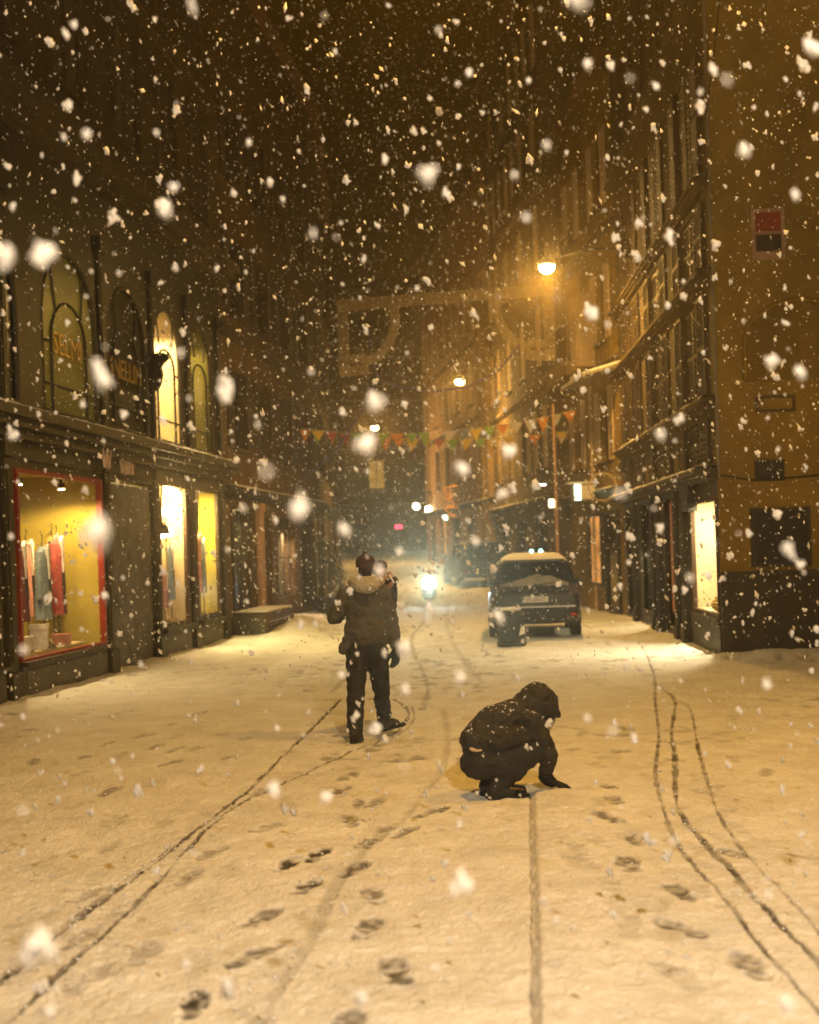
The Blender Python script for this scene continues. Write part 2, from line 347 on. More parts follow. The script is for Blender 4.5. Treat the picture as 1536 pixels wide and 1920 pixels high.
# ------------------------------------------------------------------ facades
def facade_wall(x0, x1, z0, z1, holes, t=.3, depth=6.0):
    """front with openings and their reveals, plus sides, back and top. hole = (x0,x1,z0,z1) or (...,spring) for an arch"""
    m = MB()
    xs = sorted(set([x0,x1]+[v for h in holes for v in h[:2]])); zs = sorted(set([z0,z1]+[v for h in holes for v in h[2:4]]))
    for i in range(len(xs)-1):
        run = None
        for j in range(len(zs)-1):
            cx, cz = (xs[i]+xs[i+1])/2, (zs[j]+zs[j+1])/2
            solid = not any(h[0] < cx < h[1] and h[2] < cz < h[3] for h in holes)
            if solid: run = [zs[j], zs[j+1]] if run is None else [run[0], zs[j+1]]
            if (not solid or j == len(zs)-2) and run:
                m.add([(xs[i],0,run[0]),(xs[i+1],0,run[0]),(xs[i+1],0,run[1]),(xs[i],0,run[1])], [(0,1,2,3)]); run = None
    for h in holes:
        a, b, c, d = h[:4]
        if len(h) == 4:
            pts = [(a,c),(a,d),(b,d),(b,c)]
        else:
            sp = h[4]; n = 16; cx = (a+b)/2
            arc = [(cx-(b-a)/2*math.cos(math.pi*k/n), sp+(d-sp)*math.sin(math.pi*k/n)) for k in range(n+1)]
            for k in range(n):
                p, q = arc[k], arc[k+1]
                m.add([(p[0],0,p[1]),(q[0],0,q[1]),(q[0],0,d),(p[0],0,d)], [(0,1,2,3)])
            pts = [(a,c)]+arc+[(b,c)]
        pts = pts+[pts[0]]
        for p, q in zip(pts[:-1], pts[1:]):
            m.add([(p[0],0,p[1]),(p[0],t,p[1]),(q[0],t,q[1]),(q[0],0,q[1])], [(0,1,2,3)])
    m.add([(x0,0,z0),(x0,depth,z0),(x0,depth,z1),(x0,0,z1)], [(0,1,2,3)])
    m.add([(x1,0,z0),(x1,0,z1),(x1,depth,z1),(x1,depth,z0)], [(0,1,2,3)])
    m.add([(x0,depth,z0),(x1,depth,z0),(x1,depth,z1),(x0,depth,z1)], [(0,1,2,3)])
    m.add([(x0,0,z1),(x0,depth,z1),(x1,depth,z1),(x1,0,z1)], [(0,1,2,3)])
    return m
def ledge(root, name, x0, x1, z, h, out, m, snow=True):
    """moulded string course: three stepped fillets"""
    b = MB(); b.box(x0,x1,-out*.45,.0-.002,z,z+h*.35); b.box(x0,x1,-out*.75,-.002,z+h*.35,z+h*.65); b.box(x0-.03,x1+.03,-out,-.002,z+h*.65,z+h)
    o = b.build(name, m, root)
    if snow:
        n = max(4, int((x1-x0)*5)); v = []; f = []
        for i in range(n+1):
            x = x0-.02+(x1-x0+.04)*i/n; k = .02+.022*random.random()
            v += [(x,-out+.005,z+h+.001),(x,-out+.03+.02*random.random(),z+h+k),(x,-.01,z+h+k+.02)]
        for i in range(n):
            f += [(3*i,3*i+1,3*i+4,3*i+3),(3*i+1,3*i+2,3*i+5,3*i+4)]
        MB().add(v,f).build('snow_line', M['snow_cap'], o, True)
    return o
def shutter_leaf(root, x0, x1, z0, z1, m, hinge=None, ang=0, y=-.03):
    """louvred leaf; hinge = x of hinge side, ang opens it outward"""
    b = MB(); wd = x1-x0; fr = .06
    b.box(0,fr,-.02,.02,0,z1-z0); b.box(wd-fr,wd,-.02,.02,0,z1-z0)
    for zz in (0, (z1-z0)*.48, z1-z0-fr): b.box(fr,wd-fr,-.02,.02,zz,zz+fr)
    n = int((z1-z0)/.085)
    for i in range(n):
        zc = .085*(i+.6)
        if zc > z1-z0-.05: break
        b.obox(Matrix.Translation((wd/2,0,zc)) @ Matrix.Rotation(R(38),4,'X'), wd-2*fr, .012, .07)
    o = b.build('shutter', m, root)
    if hinge is None: o.location = (x0, y, z0)
    else:
        o.location = (hinge, y, z0)
        o.rotation_euler = (0,0,ang)
    return o
def window(root, x0, x1, z0, z1, fm, pm=None, y=.14, mull=1, trans=2, sill=None, name='window'):
    f = MB(); e = .05
    f.box(x0,x0+e,y,y+.05,z0,z1); f.box(x1-e,x1,y,y+.05,z0,z1); f.box(x0+e,x1-e,y,y+.05,z0,z0+e); f.box(x0+e,x1-e,y,y+.05,z1-e,z1)
    for k in range(mull):
        x = x0+(x1-x0)*(k+1)/(mull+1); f.box(x-.025,x+.025,y-.01,y+.05,z0+e,z1-e)
    for k in range(trans):
        z = z0+(z1-z0)*(k+1)/(trans+1); f.box(x0+e,x1-e,y+.008,y+.04,z-.015,z+.015)
    o = f.build(name, fm, root)
    MB().box(x0+.01,x1-.01,y+.055,y+.065,z0+.01,z1-.01).build('pane', pm or M['dark_pane'], o)
    if sill: MB().box(x0-.08,x1+.08,-.10,y,z0-.07,z0-.002).build('sill', sill, o)
    return o
def surround(root, x0, x1, z0, z1, m, wd=.12, out=.05):
    b = MB(); b.box(x0-wd,x0-.003,-out,-.002,z0,z1+wd); b.box(x1+.003,x1+wd,-out,-.002,z0,z1+wd); b.box(x0-.003,x1+.003,-out,-.002,z1+.003,z1+wd)
    return b.build('window_surround', m, root)
def balcony(root, x0, x1, z, out, m=None):
    s = MB(); s.box(x0,x1,-out,-.002,z-.12,z)
    for x in (x0+.15, x1-.15): s.box(x-.06,x+.06,-out*.8,-.002,z-.34,z-.12)
    o = s.build('balcony', m or M['stone_mid'], root)
    r = MB(); n = int((x1-x0)/.11)
    for k in range(n+1):
        x = x0+.02+(x1-x0-.04)*k/n; r.tube((x,-out+.03,z),(x,-out+.03,z+.95),.009,.009,5)
    for yy in (.08,.95): r.tube((x0+.02,-out+.03,z+yy),(x1-.02,-out+.03,z+yy),.016,.016,6)
    for x in (x0+.02,x1-.02):
        for yy in (.08,.95): r.tube((x,-out+.03,z+yy),(x,-.01,z+yy),.014,.014,6)
        for k in range(1,5): r.tube((x,-out*k/5,z),(x,-out*k/5,z+.95),.009,.009,5)
    r.build('railing', M['iron'], o)
    b = MB(); b.tube((x0,-out+.03,z+.975),(x1,-out+.03,z+.975),.02,.016,6); b.build('snow_line', M['snow_cap'], o, True)
    return o
def text_mesh(name, s, size, m, parent, loc, rot=(R(90),0,0), depth=.012, sx=1.0, align='CENTER'):
    cu = bpy.data.curves.new(name, 'FONT'); cu.body = s; cu.size = size; cu.extrude = depth; cu.align_x = align; cu.resolution_u = 2
    t = bpy.data.objects.new(name+'_c', cu); C.objects.link(t)
    dg = bpy.context.evaluated_depsgraph_get(); me = bpy.data.meshes.new_from_object(t.evaluated_get(dg))
    bpy.data.objects.remove(t); bpy.data.curves.remove(cu)
    me.materials.clear(); me.materials.append(m); me.name = name
    o = bpy.data.objects.new(name, me); C.objects.link(o); o.location = loc; o.rotation_euler = rot; o.scale = (sx,1,1)
    if parent: o.parent = parent
    return o
def pitched_roof(root, x0, x1, depth, z, h=1.6, over=.35):
    b = MB(); b.prism([(x0-.05,z),(x1+.05,z),(x1+.05,z+.14),(x0-.05,z+.14)], -over, 0)
    b.add([(x0,-over,z+.145),(x1,-over,z+.145),(x1,depth/2,z+h),(x0,depth/2,z+h),(x0,depth,z+.145),(x1,depth,z+.145)], [(0,1,2,3),(3,2,5,4),(0,3,4),(1,5,2)])
    return b.build('roof', M['tile'], root)

# ================================================================== LEFT: dark timber shopfront with arched first floor
LA = math.atan2(1, .108)                # direction of the left house fronts
def left_root(name, y):                 # a house whose near end is at distance y on the left line
    return empty(name, (-4.94+.108*(y-18.2), y, 0), LA)
L1 = left_root('timber_shop_house', 12.0)
tag(L1, 'tall house with dark timber shopfront and round-arched first floor windows, nearest on the left', 'house')
G_HOLES = [(1.2,4.1,.5,3.05),(4.6,7.8,.5,3.05),(8.3,10.45,.06,3.1),(10.75,12.5,.57,3.17),(13.15,14.85,.6,3.17)]
A_HOLES = [(2.6,4.9,3.9,6.3,5.15),(5.7,7.9,3.9,6.32,5.22),(8.35,10.4,3.9,6.34,5.3),(10.75,12.45,3.9,6.38,5.52),(13.1,14.7,3.9,6.42,5.6)]
U_X = [(1.0,2.2),(3.7,4.9),(6.4,7.6),(9.1,10.3),(11.4,12.5),(13.6,14.7)]
U_HOLES = [(a,b,8.75,10.85) for a,b in U_X]+[(a,b,11.9,13.5) for a,b in U_X]
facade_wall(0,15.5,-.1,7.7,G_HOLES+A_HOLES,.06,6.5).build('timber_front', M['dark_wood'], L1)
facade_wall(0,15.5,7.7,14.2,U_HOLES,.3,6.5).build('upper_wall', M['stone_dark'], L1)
pitched_roof(L1,0,15.5,6.5,14.2)
ledge(L1,'shop_cornice',0,15.5,3.42,.36,.38,M['dark_wood2'])
ledge(L1,'main_cornice',0,15.5,7.55,.42,.50,M['stone_dark'])
ledge(L1,'string_course',0,15.5,11.25,.2,.16,M['stone_dark'])
MB().box(0,15.5,-.03,-.002,3.17,3.42).build('fascia_board', M['dark_wood2'], L1)
for x in (4.35, 8.05, 10.6, 12.82, 15.15):      # pilasters between the bays
    p = MB(); p.box(x-.13,x+.13,-.05,-.002,.42,3.16); p.box(x-.17,x+.17,-.10,-.002,-.05,.42); p.box(x-.17,x+.17,-.09,-.032,3.18,3.41)
    p.box(x-.06,x+.06,-.065,-.05,.55,3.0); p.build('pilaster', M['dark_wood2'], L1)
    q = MB(); q.box(x-.10,x+.10,-.05,-.002,3.80,6.6); q.box(x-.15,x+.15,-.10,-.002,6.6,6.85); q.box(x-.05,x+.05,-.065,-.05,3.95,6.45)
    q.build('upper_pilaster', M['dark_wood'], L1)
for a,b,c,d in [(1.2,4.1,0,0),(4.6,7.8,0,0),(10.75,12.5,0,0),(13.15,14.85,0,0)]:      # plinth panels below the shop windows
    p = MB(); p.box(a+.02,b-.02,-.05,-.002,.08,.46); p.box(a+.10,b-.10,-.065,-.05,.14,.40); p.build('plinth_panel', M['slate_wood'], L1)
    MB().box(a-.02,b+.02,-.13,.27,.465,.52 if a<9 else .56).build('shop_sill', M['dark_wood2'], L1)
# upper windows with closed louvred shutters
for (a,b) in U_X:
    for z0,z1 in ((8.75,10.85),(11.9,13.5)):
        window(L1,a,b,z0,z1,M['dark_wood2'],sill=M['stone_dark'])
        surround(L1,a,b,z0,z1,M['stone_dark'])
        mid=(a+b)/2
        shutter_leaf(L1,a+.01,mid-.005,z0+.02,z1-.02,M['shutter'],y=.05); shutter_leaf(L1,mid+.005,b-.01,z0+.02,z1-.02,M['shutter'],y=.05)
# arched windows: outer frame, inner arched frame, glass
def arch_pts(a,b,c,d,sp,n=18,inset=0):
    a+=inset; b-=inset; d-=inset; cx=(a+b)/2
    return [(a,c)]+[(cx-(b-a)/2*math.cos(math.pi*k/n), sp+(d-sp)*math.sin(math.pi*k/n)) for k in range(n+1)]+[(b,c)]
def arch_bar(pts,y,r):
    m=MB(); m.path([(x,y,z) for x,z in pts],r,6); return m
def arch_window(root, h, letters=None):
    a,b,c,d,sp=h
    o = arch_bar(arch_pts(a,b,c,d,sp,inset=.03),.02,.035).build('arched_window', M['dark_wood2'], root)
    w_=b-a; ia,ib=a+w_*.19,b-w_*.19
    bars=arch_bar(arch_pts(ia,ib,c,d-.75,sp-.25,14),.03,.022)
    bars.tube((a,.03,c+.03),(b,.03,c+.03),.04); bars.tube((a,.03,c+.42),(b,.03,c+.42),.02)
    cx=(a+b)/2
    for sg in (-1,1):
        bars.tube((cx+sg*(ib-ia)*.36,.03,sp+.18),(cx+sg*w_*.30,.03,d-.20),.018)
        bars.tube((cx+sg*(ib-ia)/2,.03,sp-.3),(cx+sg*w_/2,.03,sp-.3),.018)
    bars.build('glazing_bars', M['dark_wood2'], o)
    pp=arch_pts(a,b,c,d,sp,inset=.02); m=MB(); m.prism(pp,.05,.056); m.build('pane', M['glass'], o)
    return o
AW=[arch_window(L1,h) for h in A_HOLES]
text_mesh('gilt_letters','SELMI',.46,M['gold'],AW[1],(6.75,.035,4.78),sx=1.0)
text_mesh('gilt_letters','INELLIN',.46,M['gold'],AW[2],(9.38,.035,4.78),sx=.95)
# rooms behind the arched windows
M['room_dark']=mat('room_dark',(.06,.05,.03),.9,.3,1.5)
M['room_green']=mat('room_green',(.30,.27,.06),.9,.15,1.5)
def room(root,a,b,z0,z1,y0,y1,m,name='room_shell'):
    q=MB(); q.add([(a,y0,z0),(b,y0,z0),(b,y1,z0),(a,y1,z0),(a,y0,z1),(b,y0,z1),(b,y1,z1),(a,y1,z1)],[(0,1,2,3),(7,6,5,4),(3,2,6,7),(1,5,6,2),(0,3,7,4)])
    return q.build(name,m,root)
for i,(h,m_) in enumerate(zip(A_HOLES,['room_dark','room_green','room_dark','cream','room_green'])):
    a,b=h[0],h[1]; room(L1,a-.1,b+.1,3.80,6.75,.065,2.1,M[m_])
bulb=emit('warm_bulb',(1,.72,.34),26)
def hang_lamp(root,x,y,z,power,ztop,col=WARM,label=''):
    e=empty('pendant_lamp'); e.parent=None
    mw=Matrix.Translation(root.location)@Matrix.Rotation(root.rotation_euler[2],4,'Z')
    e.location=mw@Vector((x,y,z)); e.rotation_euler=root.rotation_euler
    MB().tube((0,0,.13),(0,0,ztop-z-.01),.006,.006,5).build('cord',M['iron'],e)
    s=MB(); s.tube((0,0,.02),(0,0,.13),.10,.03,14); s.build('lamp_shade',M['gold'],e,True)
    MB().sphere((0,0,-.01),.055,12,8).build('light_bulb',bulb,e,True)
    l=light('SPOT','lamp_light',(0,0,-.09),power,col,.06,e,spot_size=R(172),spot_blend=.25)
    tag(e,label,'lamp')
    return e
hang_lamp(L1,11.7,.75,6.2,420,6.74,label='small pendant lamp hanging inside the bright arched window')
hang_lamp(L1,6.8,.9,6.25,20,6.74,label='dim pendant lamp inside the arched window above the red shop window')
hang_lamp(L1,13.9,.75,6.35,95,6.74,label='dim pendant lamp inside the narrow farthest arched window')
# carved bracket with a bird-like head between the arches
cb=MB(); cb.prism([(0,0),(.10,.02),(.20,.16),(.26,.34),(.22,.50),(.30,.58),(.44,.66),(.40,.76),(.20,.80),(.05,.78),(0,.7)],-.07,.07)
o=cb.build('carved_bracket',M['dark_wood'],L1); o.rotation_euler=(0,0,R(-90)); o.location=(10.60,-.06,4.75); o.scale=(.62,.6,.85)
# fascia lettering
text_mesh('fascia_letters','W',.42,M['pale_letter'],L1,(7.7,-.165,3.22),depth=.02,sx=.9)
text_mesh('fascia_letters','WH',.42,M['pale_letter'],L1,(8.95,-.06,3.20),depth=.02,sx=.9)

# red-framed display window
rf=MB(); a,b,c,d=4.6,7.8,.5,3.05
for (p,q,r_,s_) in ((a,a+.06,c,d),(b-.06,b,c,d),(a+.06,b-.06,c,c+.06),(a+.06,b-.06,d-.06,d)): rf.box(p,q,-.05,.04,r_,s_)
rw=rf.build('red_window_frame',M['red_paint'],L1)
MB().box(a+.06,b-.06,.0,.006,c+.06,d-.06).build('pane',M['glass'],rw)
room(L1,a-.05,b+.05,.52,3.12,.065,1.7,M['green_wall'],'window_room')
MB().box(a,b,.29,1.6,.53,.57).build('display_floor',M['cream'],L1)
# the window nearest the camera
nf=MB(); a,b=1.2,4.1
for (p,q,r_,s_) in ((a,a+.08,c,d),(b-.08,b,c,d),(a+.08,b-.08,c,c+.08),(a+.08,b-.08,d-.08,d)): nf.box(p,q,-.02,.05,r_,s_)
nw=nf.build('window_frame',M['dark_wood2'],L1); MB().box(a+.08,b-.08,.01,.016,c+.08,d-.08).build('pane',M['glass'],nw)
room(L1,a-.05,b+.05,.52,3.12,.065,1.5,M['room_dark'],'window_room')
# folding grille over the door, lit fanlight behind
gd=MB(); a,b=8.3,10.45
n=26
for k in range(n+1):
    x=a+.04+(b-a-.08)*k/n; gd.box(x-.012,x+.012,.06,.085,.10,3.02)
for z in (.10,.55,1.6,2.32,2.55,2.78,3.02): gd.box(a,b,.086,.105,z-.02,z+.02)
gr=gd.build('door_grille',M['zinc'],L1)
for i,(x0_,x1_) in enumerate(((a+.02,9.37),(9.39,b-.02))):
    dl=MB(); dl.box(x0_,x1_,.18,.23,.08,2.28); dl.box(x0_+.12,x1_-.12,.165,.18,.2,.9); dl.box(x0_+.12,x1_-.12,.165,.18,1.05,2.1)
    dd=dl.build('door',M['dark_wood2'],L1); MB().tube((x1_-.08 if i==0 else x0_+.08,.11,1.0),(x1_-.08 if i==0 else x0_+.08,.11,1.25),.014).build('handle',M['gold'],dd)
MB().box(a+.02,b-.02,.24,.25,2.3,3.08).build('fanlight',emit('fanlight_glow',(1,.72,.2),.55,.5,2.5),L1)
# two lit shop windows
for i,(a,b,c,d) in enumerate(((10.75,12.5,.57,3.17),(13.15,14.85,.6,3.17))):
    wf=MB(); e=.06
    for (p,q,r_,s_) in ((a,a+e,c,d),(b-e,b,c,d),(a+e,b-e,c,c+e),(a+e,b-e,d-e,d)): wf.box(p,q,-.02,.05,r_,s_)
    wf.tube((a+.25,.0,d-.02),(a+.12,.0,c+1.75),.02,.02,5)
    ww=wf.build('window_frame',M['brown_wood'],L1); MB().box(a+e,b-e,.01,.016,c+e,d-e).build('pane',M['glass'],ww)
    room(L1,a-.08,b+.08,.55,3.3,.065,1.35,M['cream'] if i==0 else M['green_wall'],'window_room')
    MB().box(a,b,.29,1.3,.56,.63).build('display_floor',M['cream'],L1)

# ------------------------------------------------------------------ goods in the left windows
def on(root,x,y,z=0): return (Matrix.Translation(root.location)@Matrix.Rotation(root.rotation_euler[2],4,'Z'))@Vector((x,y,z))
def cloth(col,name): return mat(name,col,.9,.3,9,.4,30)
CL={'red':cloth((.40,.07,.06),'cloth_red'),'blue':cloth((.20,.26,.30),'cloth_blue'),'dark':cloth((.03,.028,.03),'cloth_dark'),'rose':cloth((.55,.25,.18),'cloth_rose'),'white':cloth((.7,.66,.6),'cloth_white'),'green':cloth((.16,.03,.05),'cloth_green'),'ochre':cloth((.42,.24,.06),'cloth_ochre')}
def garment(root,x,y,z,h,wd,m,label,cat='garment',rz=0):
    """coat on a shop stand: shoulders, body with folds, sleeves, neck post, base"""
    e=empty('garment_stand',on(root,x,y,z),root.rotation_euler[2]+rz)
    n=28; v=[]; f=[]; rows=12
    for j in range(rows):
        t=j/(rows-1); zz=h*(.24+.62*t)
        wv=wd*(.62-.18*t if t<.55 else .52+.12*(t-.55)); 
        if t>.85: wv*=1-.55*(t-.85)/.15
        for i in range(n):
            a=2*math.pi*i/n; fold=1+.17*(1-t)*math.sin(7*a+x*3)+.06*math.sin(3*a+5*t+x)
            v.append((wv*math.cos(a)*fold, wv*.55*math.sin(a)*fold, zz))
    for j in range(rows-1):
        for i in range(n): f.append((j*n+i,j*n+(i+1)%n,(j+1)*n+(i+1)%n,(j+1)*n+i))
    f.append(tuple(range((rows-1)*n,rows*n)))
    MB().add(v,f).build('coat_body',m,e,True); lp_=MB(); lp_.prism([(-wd*.16,h*.84),(0,h*.58),(wd*.16,h*.84),(.0,h*.88)],-wd*.36,-wd*.20); lp_.build('lapel',CL['white'],e); bt_=MB(); bt_.box(-wd*.015,wd*.015,-wd*.40,-wd*.2,h*.26,h*.58); bt_.build('front_seam',CL['dark'],e)
    for sg in (-1,1):
        s=MB(); s.cap((sg*wd*.42,0,h*.80),wd*.17,(sg*wd*.62,-.02,h*.42),wd*.13); s.build('sleeve',m,e,True)
    s=MB(); s.tube((0,0,.02),(0,0,h*.90),.012); s.path([(0,0,h*.90),(.03,0,h*.93),(.02,0,h*.96),(-.02,0,h*.955)],.007,5); s.build('post',M['iron'],e,True)
    MB().tube((0,0,0),(0,0,.02),wd*.55,wd*.5,20).build('base',M['iron'],e)
    tag(e,label,cat,'clothes in the shop windows'); return e
garment(L1,7.25,.50,.575,1.85,.30,CL['red'],'dark red coat on a stand inside the red-framed window')
garment(L1,6.5,.42,.575,1.7,.30,CL['blue'],'grey blue coat on a stand beside the dark red coat')
garment(L1,5.75,.45,.575,1.75,.30,CL['green'],'olive coat on a stand deep in the red-framed window')
garment(L1,5.05,.35,.575,1.7,.30,CL['dark'],'black coat on a stand near the close edge of red-framed window')
for k_,(x_,y_,cc,lb) in enumerate(((7.62,.72,'ochre','ochre coat at the far back corner of red-framed window'),(6.95,.85,'rose','rose coat at the back of red-framed window'),(6.15,.8,'white','pale coat at the back of red-framed window'),(4.95,1.2,'ochre','ochre coat at the close back corner of red-framed window'))):
    garment(L1,x_,y_,.575,1.9-.1*(k_%2),.30,CL[cc],lb)
sg_=MB(); sg_.box(4.7,7.7,1.5,1.66,2.35,2.39); sg_.box(4.7,7.7,1.5,1.66,1.95,1.99); sg_.build('wall_shelf',M['brown_wood'],L1)
garment(L1,12.18,.24,.635,1.62,.20,CL['blue'],'pale blue grey coat under the bright bulbs in shop window')
garment(L1,11.62,.20,.635,1.05,.20,CL['rose'],'rose brown coat low at the pillar side of the bulb-lit window')
garment(L1,14.02,.19,.635,1.9,.17,CL['rose'],'rose coat by the pillar in the green-walled shop window')
garment(L1,14.45,.24,.635,1.8,.18,CL['blue'],'blue grey coat standing against the olive green window wall')
# lettering hung in an arc in the red window
for k,ch in enumerate('HILSEH'):
    t=(k-2.5)/2.5; txt=text_mesh('arc_letter',ch,.34,emit('gilt_glow',(1,.62,.16),.9) if k==0 else bpy.data.materials['gilt_glow'],rw,(6.95+.115*k,-.012,2.12-.10*t*t),rot=(R(90),R(14*t),0),depth=.008,sx=.55)
for k,(x,y,z,p) in enumerate(((5.5,.32,2.95,150),(7.0,.30,2.95,230))):
    e=empty('spotlight_bar',on(L1,x,y,z),LA); tag(e,'small ceiling spotlight at the %s of red-framed window' % ('near end','far end')[k],'lamp','spotlights in red window')
    MB().tube((0,0,.02),(0,0,.165),.02).build('stem',M['iron'],e); s=MB(); s.tube((0,0,-.06),(0,0,.02),.07,.05,14); s.build('housing',M['iron'],e)
    MB().tube((0,0,-.075),(0,0,-.062),.055,.055,14).build('lens',bulb,e)
    light('SPOT','lamp_light',(0,0,-.09),p,WARM,.06,e,spot_size=R(165),spot_blend=.3)
# standing lamp with globe bulbs in window two
e=empty('globe_lamp',on(L1,11.95,.24,.635),LA); tag(e,'standing lamp with three glowing globe bulbs in shop window','lamp')
MB().tube((0,0,0),(0,0,.02),.14,.13,18).build('base',M['gold'],e); MB().tube((0,0,.02),(0,0,1.95),.014).build('post',M['gold'],e)
glb=emit('globe_glow',(1,.74,.36),30)
for k,(x,z) in enumerate(((-.22,1.62),(.20,1.66),(.04,2.04))):
    a=MB(); a.tube((0,0,1.5),(x*.8,0,z-.05),.008); a.build('arm',M['gold'],e)
    MB().sphere((x,0,z),.085,14,10).build('globe',glb,e,True)
light('POINT','lamp_light',(0,-.10,2.24),190,WARM,.06,e)
sh=MB(); sh.tube((0,0,0),(0,0,.22),.15,.05,16)
o=sh.build('hat_display',CL['dark'],None,True); o.location=on(L1,11.55,.17,2.25); tag(o,'dark bell-shaped hat hanging among the globe bulbs','hat')
cx_=MB(); cx_.tube((0,0,.22),(0,0,.92),.004,.004,5); cx_.build('hanging_wire',M['iron'],o)
e=empty('strip_light',on(L1,14.0,.36,3.18),LA); tag(e,'short strip light over the olive green shop window','lamp')
MB().box(-.5,.5,-.05,.05,.0,.1).build('housing',M['iron'],e); MB().box(-.48,.48,-.035,.035,-.02,-.002).build('tube',bulb,e)
l=light('AREA','lamp_light',(0,0,-.03),170,(1,.80,.30),.5,e)
for k,(x,z,wd,hh,m_) in enumerate(((5.6,.575,.35,.22,'white'),(6.3,.575,.28,.35,'white'),(7.1,.575,.3,.16,'rose'))):
    b=MB(); b.box(-wd/2,wd/2,-.12,.12,0,hh*.8); o=b.build('gift_box',CL[m_]); o.location=on(L1,x,.42,z); o.rotation_euler=(0,0,LA+.3*k)
    q=MB(); q.box(-wd/2-.01,wd/2+.01,-.13,.13,hh*.8,hh); q.build('lid',CL[m_],o)
    tag(o,('low pale box at near side of red window','taller pale box in middle of red window floor','flat rose box at far end of red window floor')[k],'box')

# ================================================================== LEFT second house
L2=left_root('second_left_house',27.42)
tag(L2,'narrow dark house past the arched shop, with pink pillar and red lit panel','house')
H2=[(.4,2.7,.35,2.9),(3.4,4.5,.1,2.7),(5.0,7.4,.7,2.75),(8.2,10.6,.3,2.7)]
U2=[(1.0,2.1),(3.6,4.7),(6.2,7.3),(8.8,9.9)]
HH=[(a,b,z,z+1.75) for a,b in U2 for z in (4.2,7.2,10.2)]
facade_wall(0,11.2,-.1,15.2,H2+HH,.3,7).build('wall',M['plaster_brown'],L2)
pitched_roof(L2,0,11.2,7,15.2)
ledge(L2,'shop_cornice',0,11.2,3.05,.25,.3,M['dark_wood2']); ledge(L2,'string_course',0,11.2,6.6,.18,.14,M['stone_dark'])
for a,b,z,z1 in HH:
    window(L2,a,b,z,z1,M['dark_wood2'],sill=M['stone_dark']); mid=(a+b)/2
    if z<5 or (a>3 and z<8):
        shutter_leaf(L2,a-.02,mid,z,z1,M['shutter'],hinge=a-.02,ang=R(-172)+R(0),y=-.04) if False else None
    shutter_leaf(L2,a-.58,a-.03,z,z1,M['shutter'],y=-.03); shutter_leaf(L2,b+.03,b+.58,z,z1,M['shutter'],y=-.03)
for a,b,c,d in (H2[0],H2[2],H2[3]):
    window(L2,a,b,c,d,M['dark_wood2'],M['glass'],mull=2,trans=1,name='shop_window'); room(L2,a-.05,b+.05,c-.05,d+.05,.31,1.5,M['room_dark'],'window_room')
dl=MB(); dl.box(3.42,4.48,.15,.2,.1,2.68); dl.box(3.55,4.35,.135,.15,.3,1.1); dl.box(3.55,4.35,.135,.15,1.3,2.5); dd=dl.build('door',M['dark_wood2'],L2); MB().tube((4.35,.08,1.05),(4.35,.08,1.3),.015).build('handle',M['zinc'],dd)
pp=MB(); pp.box(2.8,3.3,-.10,-.002,0,2.85); pp.box(2.74,3.36,-.14,-.002,2.85,3.03); pp.box(2.74,3.36,-.14,-.002,-.05,.25); pp.build('pink_pillar',M['plaster_pink'],L2)
for k,(x,z) in enumerate(((1.1,2.62),(1.9,2.66))):
    e=empty('spot_lamp',on(L2,x,.45,z),LA); tag(e,('small cool white spot nearer the arched shop, in dark window','small cool white spot nearer the pink pillar, in dark window')[k],'lamp')
    s=MB(); s.tube((0,0,0),(0,0,.12),.035,.02); s.tube((0,0,.12),(0,0,2.94-z),.006,.006,5); s.build('housing',M['iron'],e); MB().sphere((0,0,-.01),.03).build('light_bulb',emit('cool_bulb%d'%k,(.8,.9,1),22),e)
lp=MB(); lp.box(5.3,6.6,.4,.46,.8,2.62); lb=lp.build('lit_panel',emit('red_panel',(1,.16,.07),.85,.55,2.2),L2)
MB().box(5.5,5.9,.385,.398,1.9,2.1).build('lit_card',emit('card_glow',(1,.75,.5),4),lb)
MB().box(5.7,6.3,.385,.398,.98,1.2).build('lit_card',emit('card_glow2',(1,.7,.4),6),lb)
# lit vitrine low window further along
MB().box(5.2,7.2,.5,1.2,.70,.74).build('display_floor',M['cream'],L2)
e=empty('shelf_lamp',on(L2,6.2,.36,2.5),LA); tag(e,'lamp shining down inside the red-panel window','lamp'); s=MB(); s.tube((0,0,0),(0,0,.10),.09,.03,14); s.tube((0,0,.1),(0,0,.28),.008,.008,5); s.build('lamp_shade',M['iron'],e); MB().sphere((0,0,.0),.04).build('light_bulb',bulb,e)
light('SPOT','lamp_light',(0,0,-.06),420,(1,.66,.34),.06,e,spot_size=R(165),spot_blend=.3)
e=empty('shelf_lamp',on(L2,1.5,.55,2.75),LA); tag(e,'dim lamp inside the dark window beside the pink pillar','lamp'); s=MB(); s.tube((0,0,0),(0,0,.10),.07,.03,14); s.tube((0,0,.1),(0,0,.19),.008,.008,5); s.build('lamp_shade',M['iron'],e); MB().sphere((0,0,.0),.03).build('light_bulb',bulb,e)
light('SPOT','lamp_light',(0,0,-.06),50,WARM,.06,e,spot_size=R(165),spot_blend=.3)
garment(L2,1.2,.55,.36,1.8,.24,CL['ochre'],'ochre coat on a stand in the dark window beside pink pillar')
garment(L2,2.1,.6,.36,1.7,.24,CL['white'],'pale coat on a stand nearest the pink pillar')

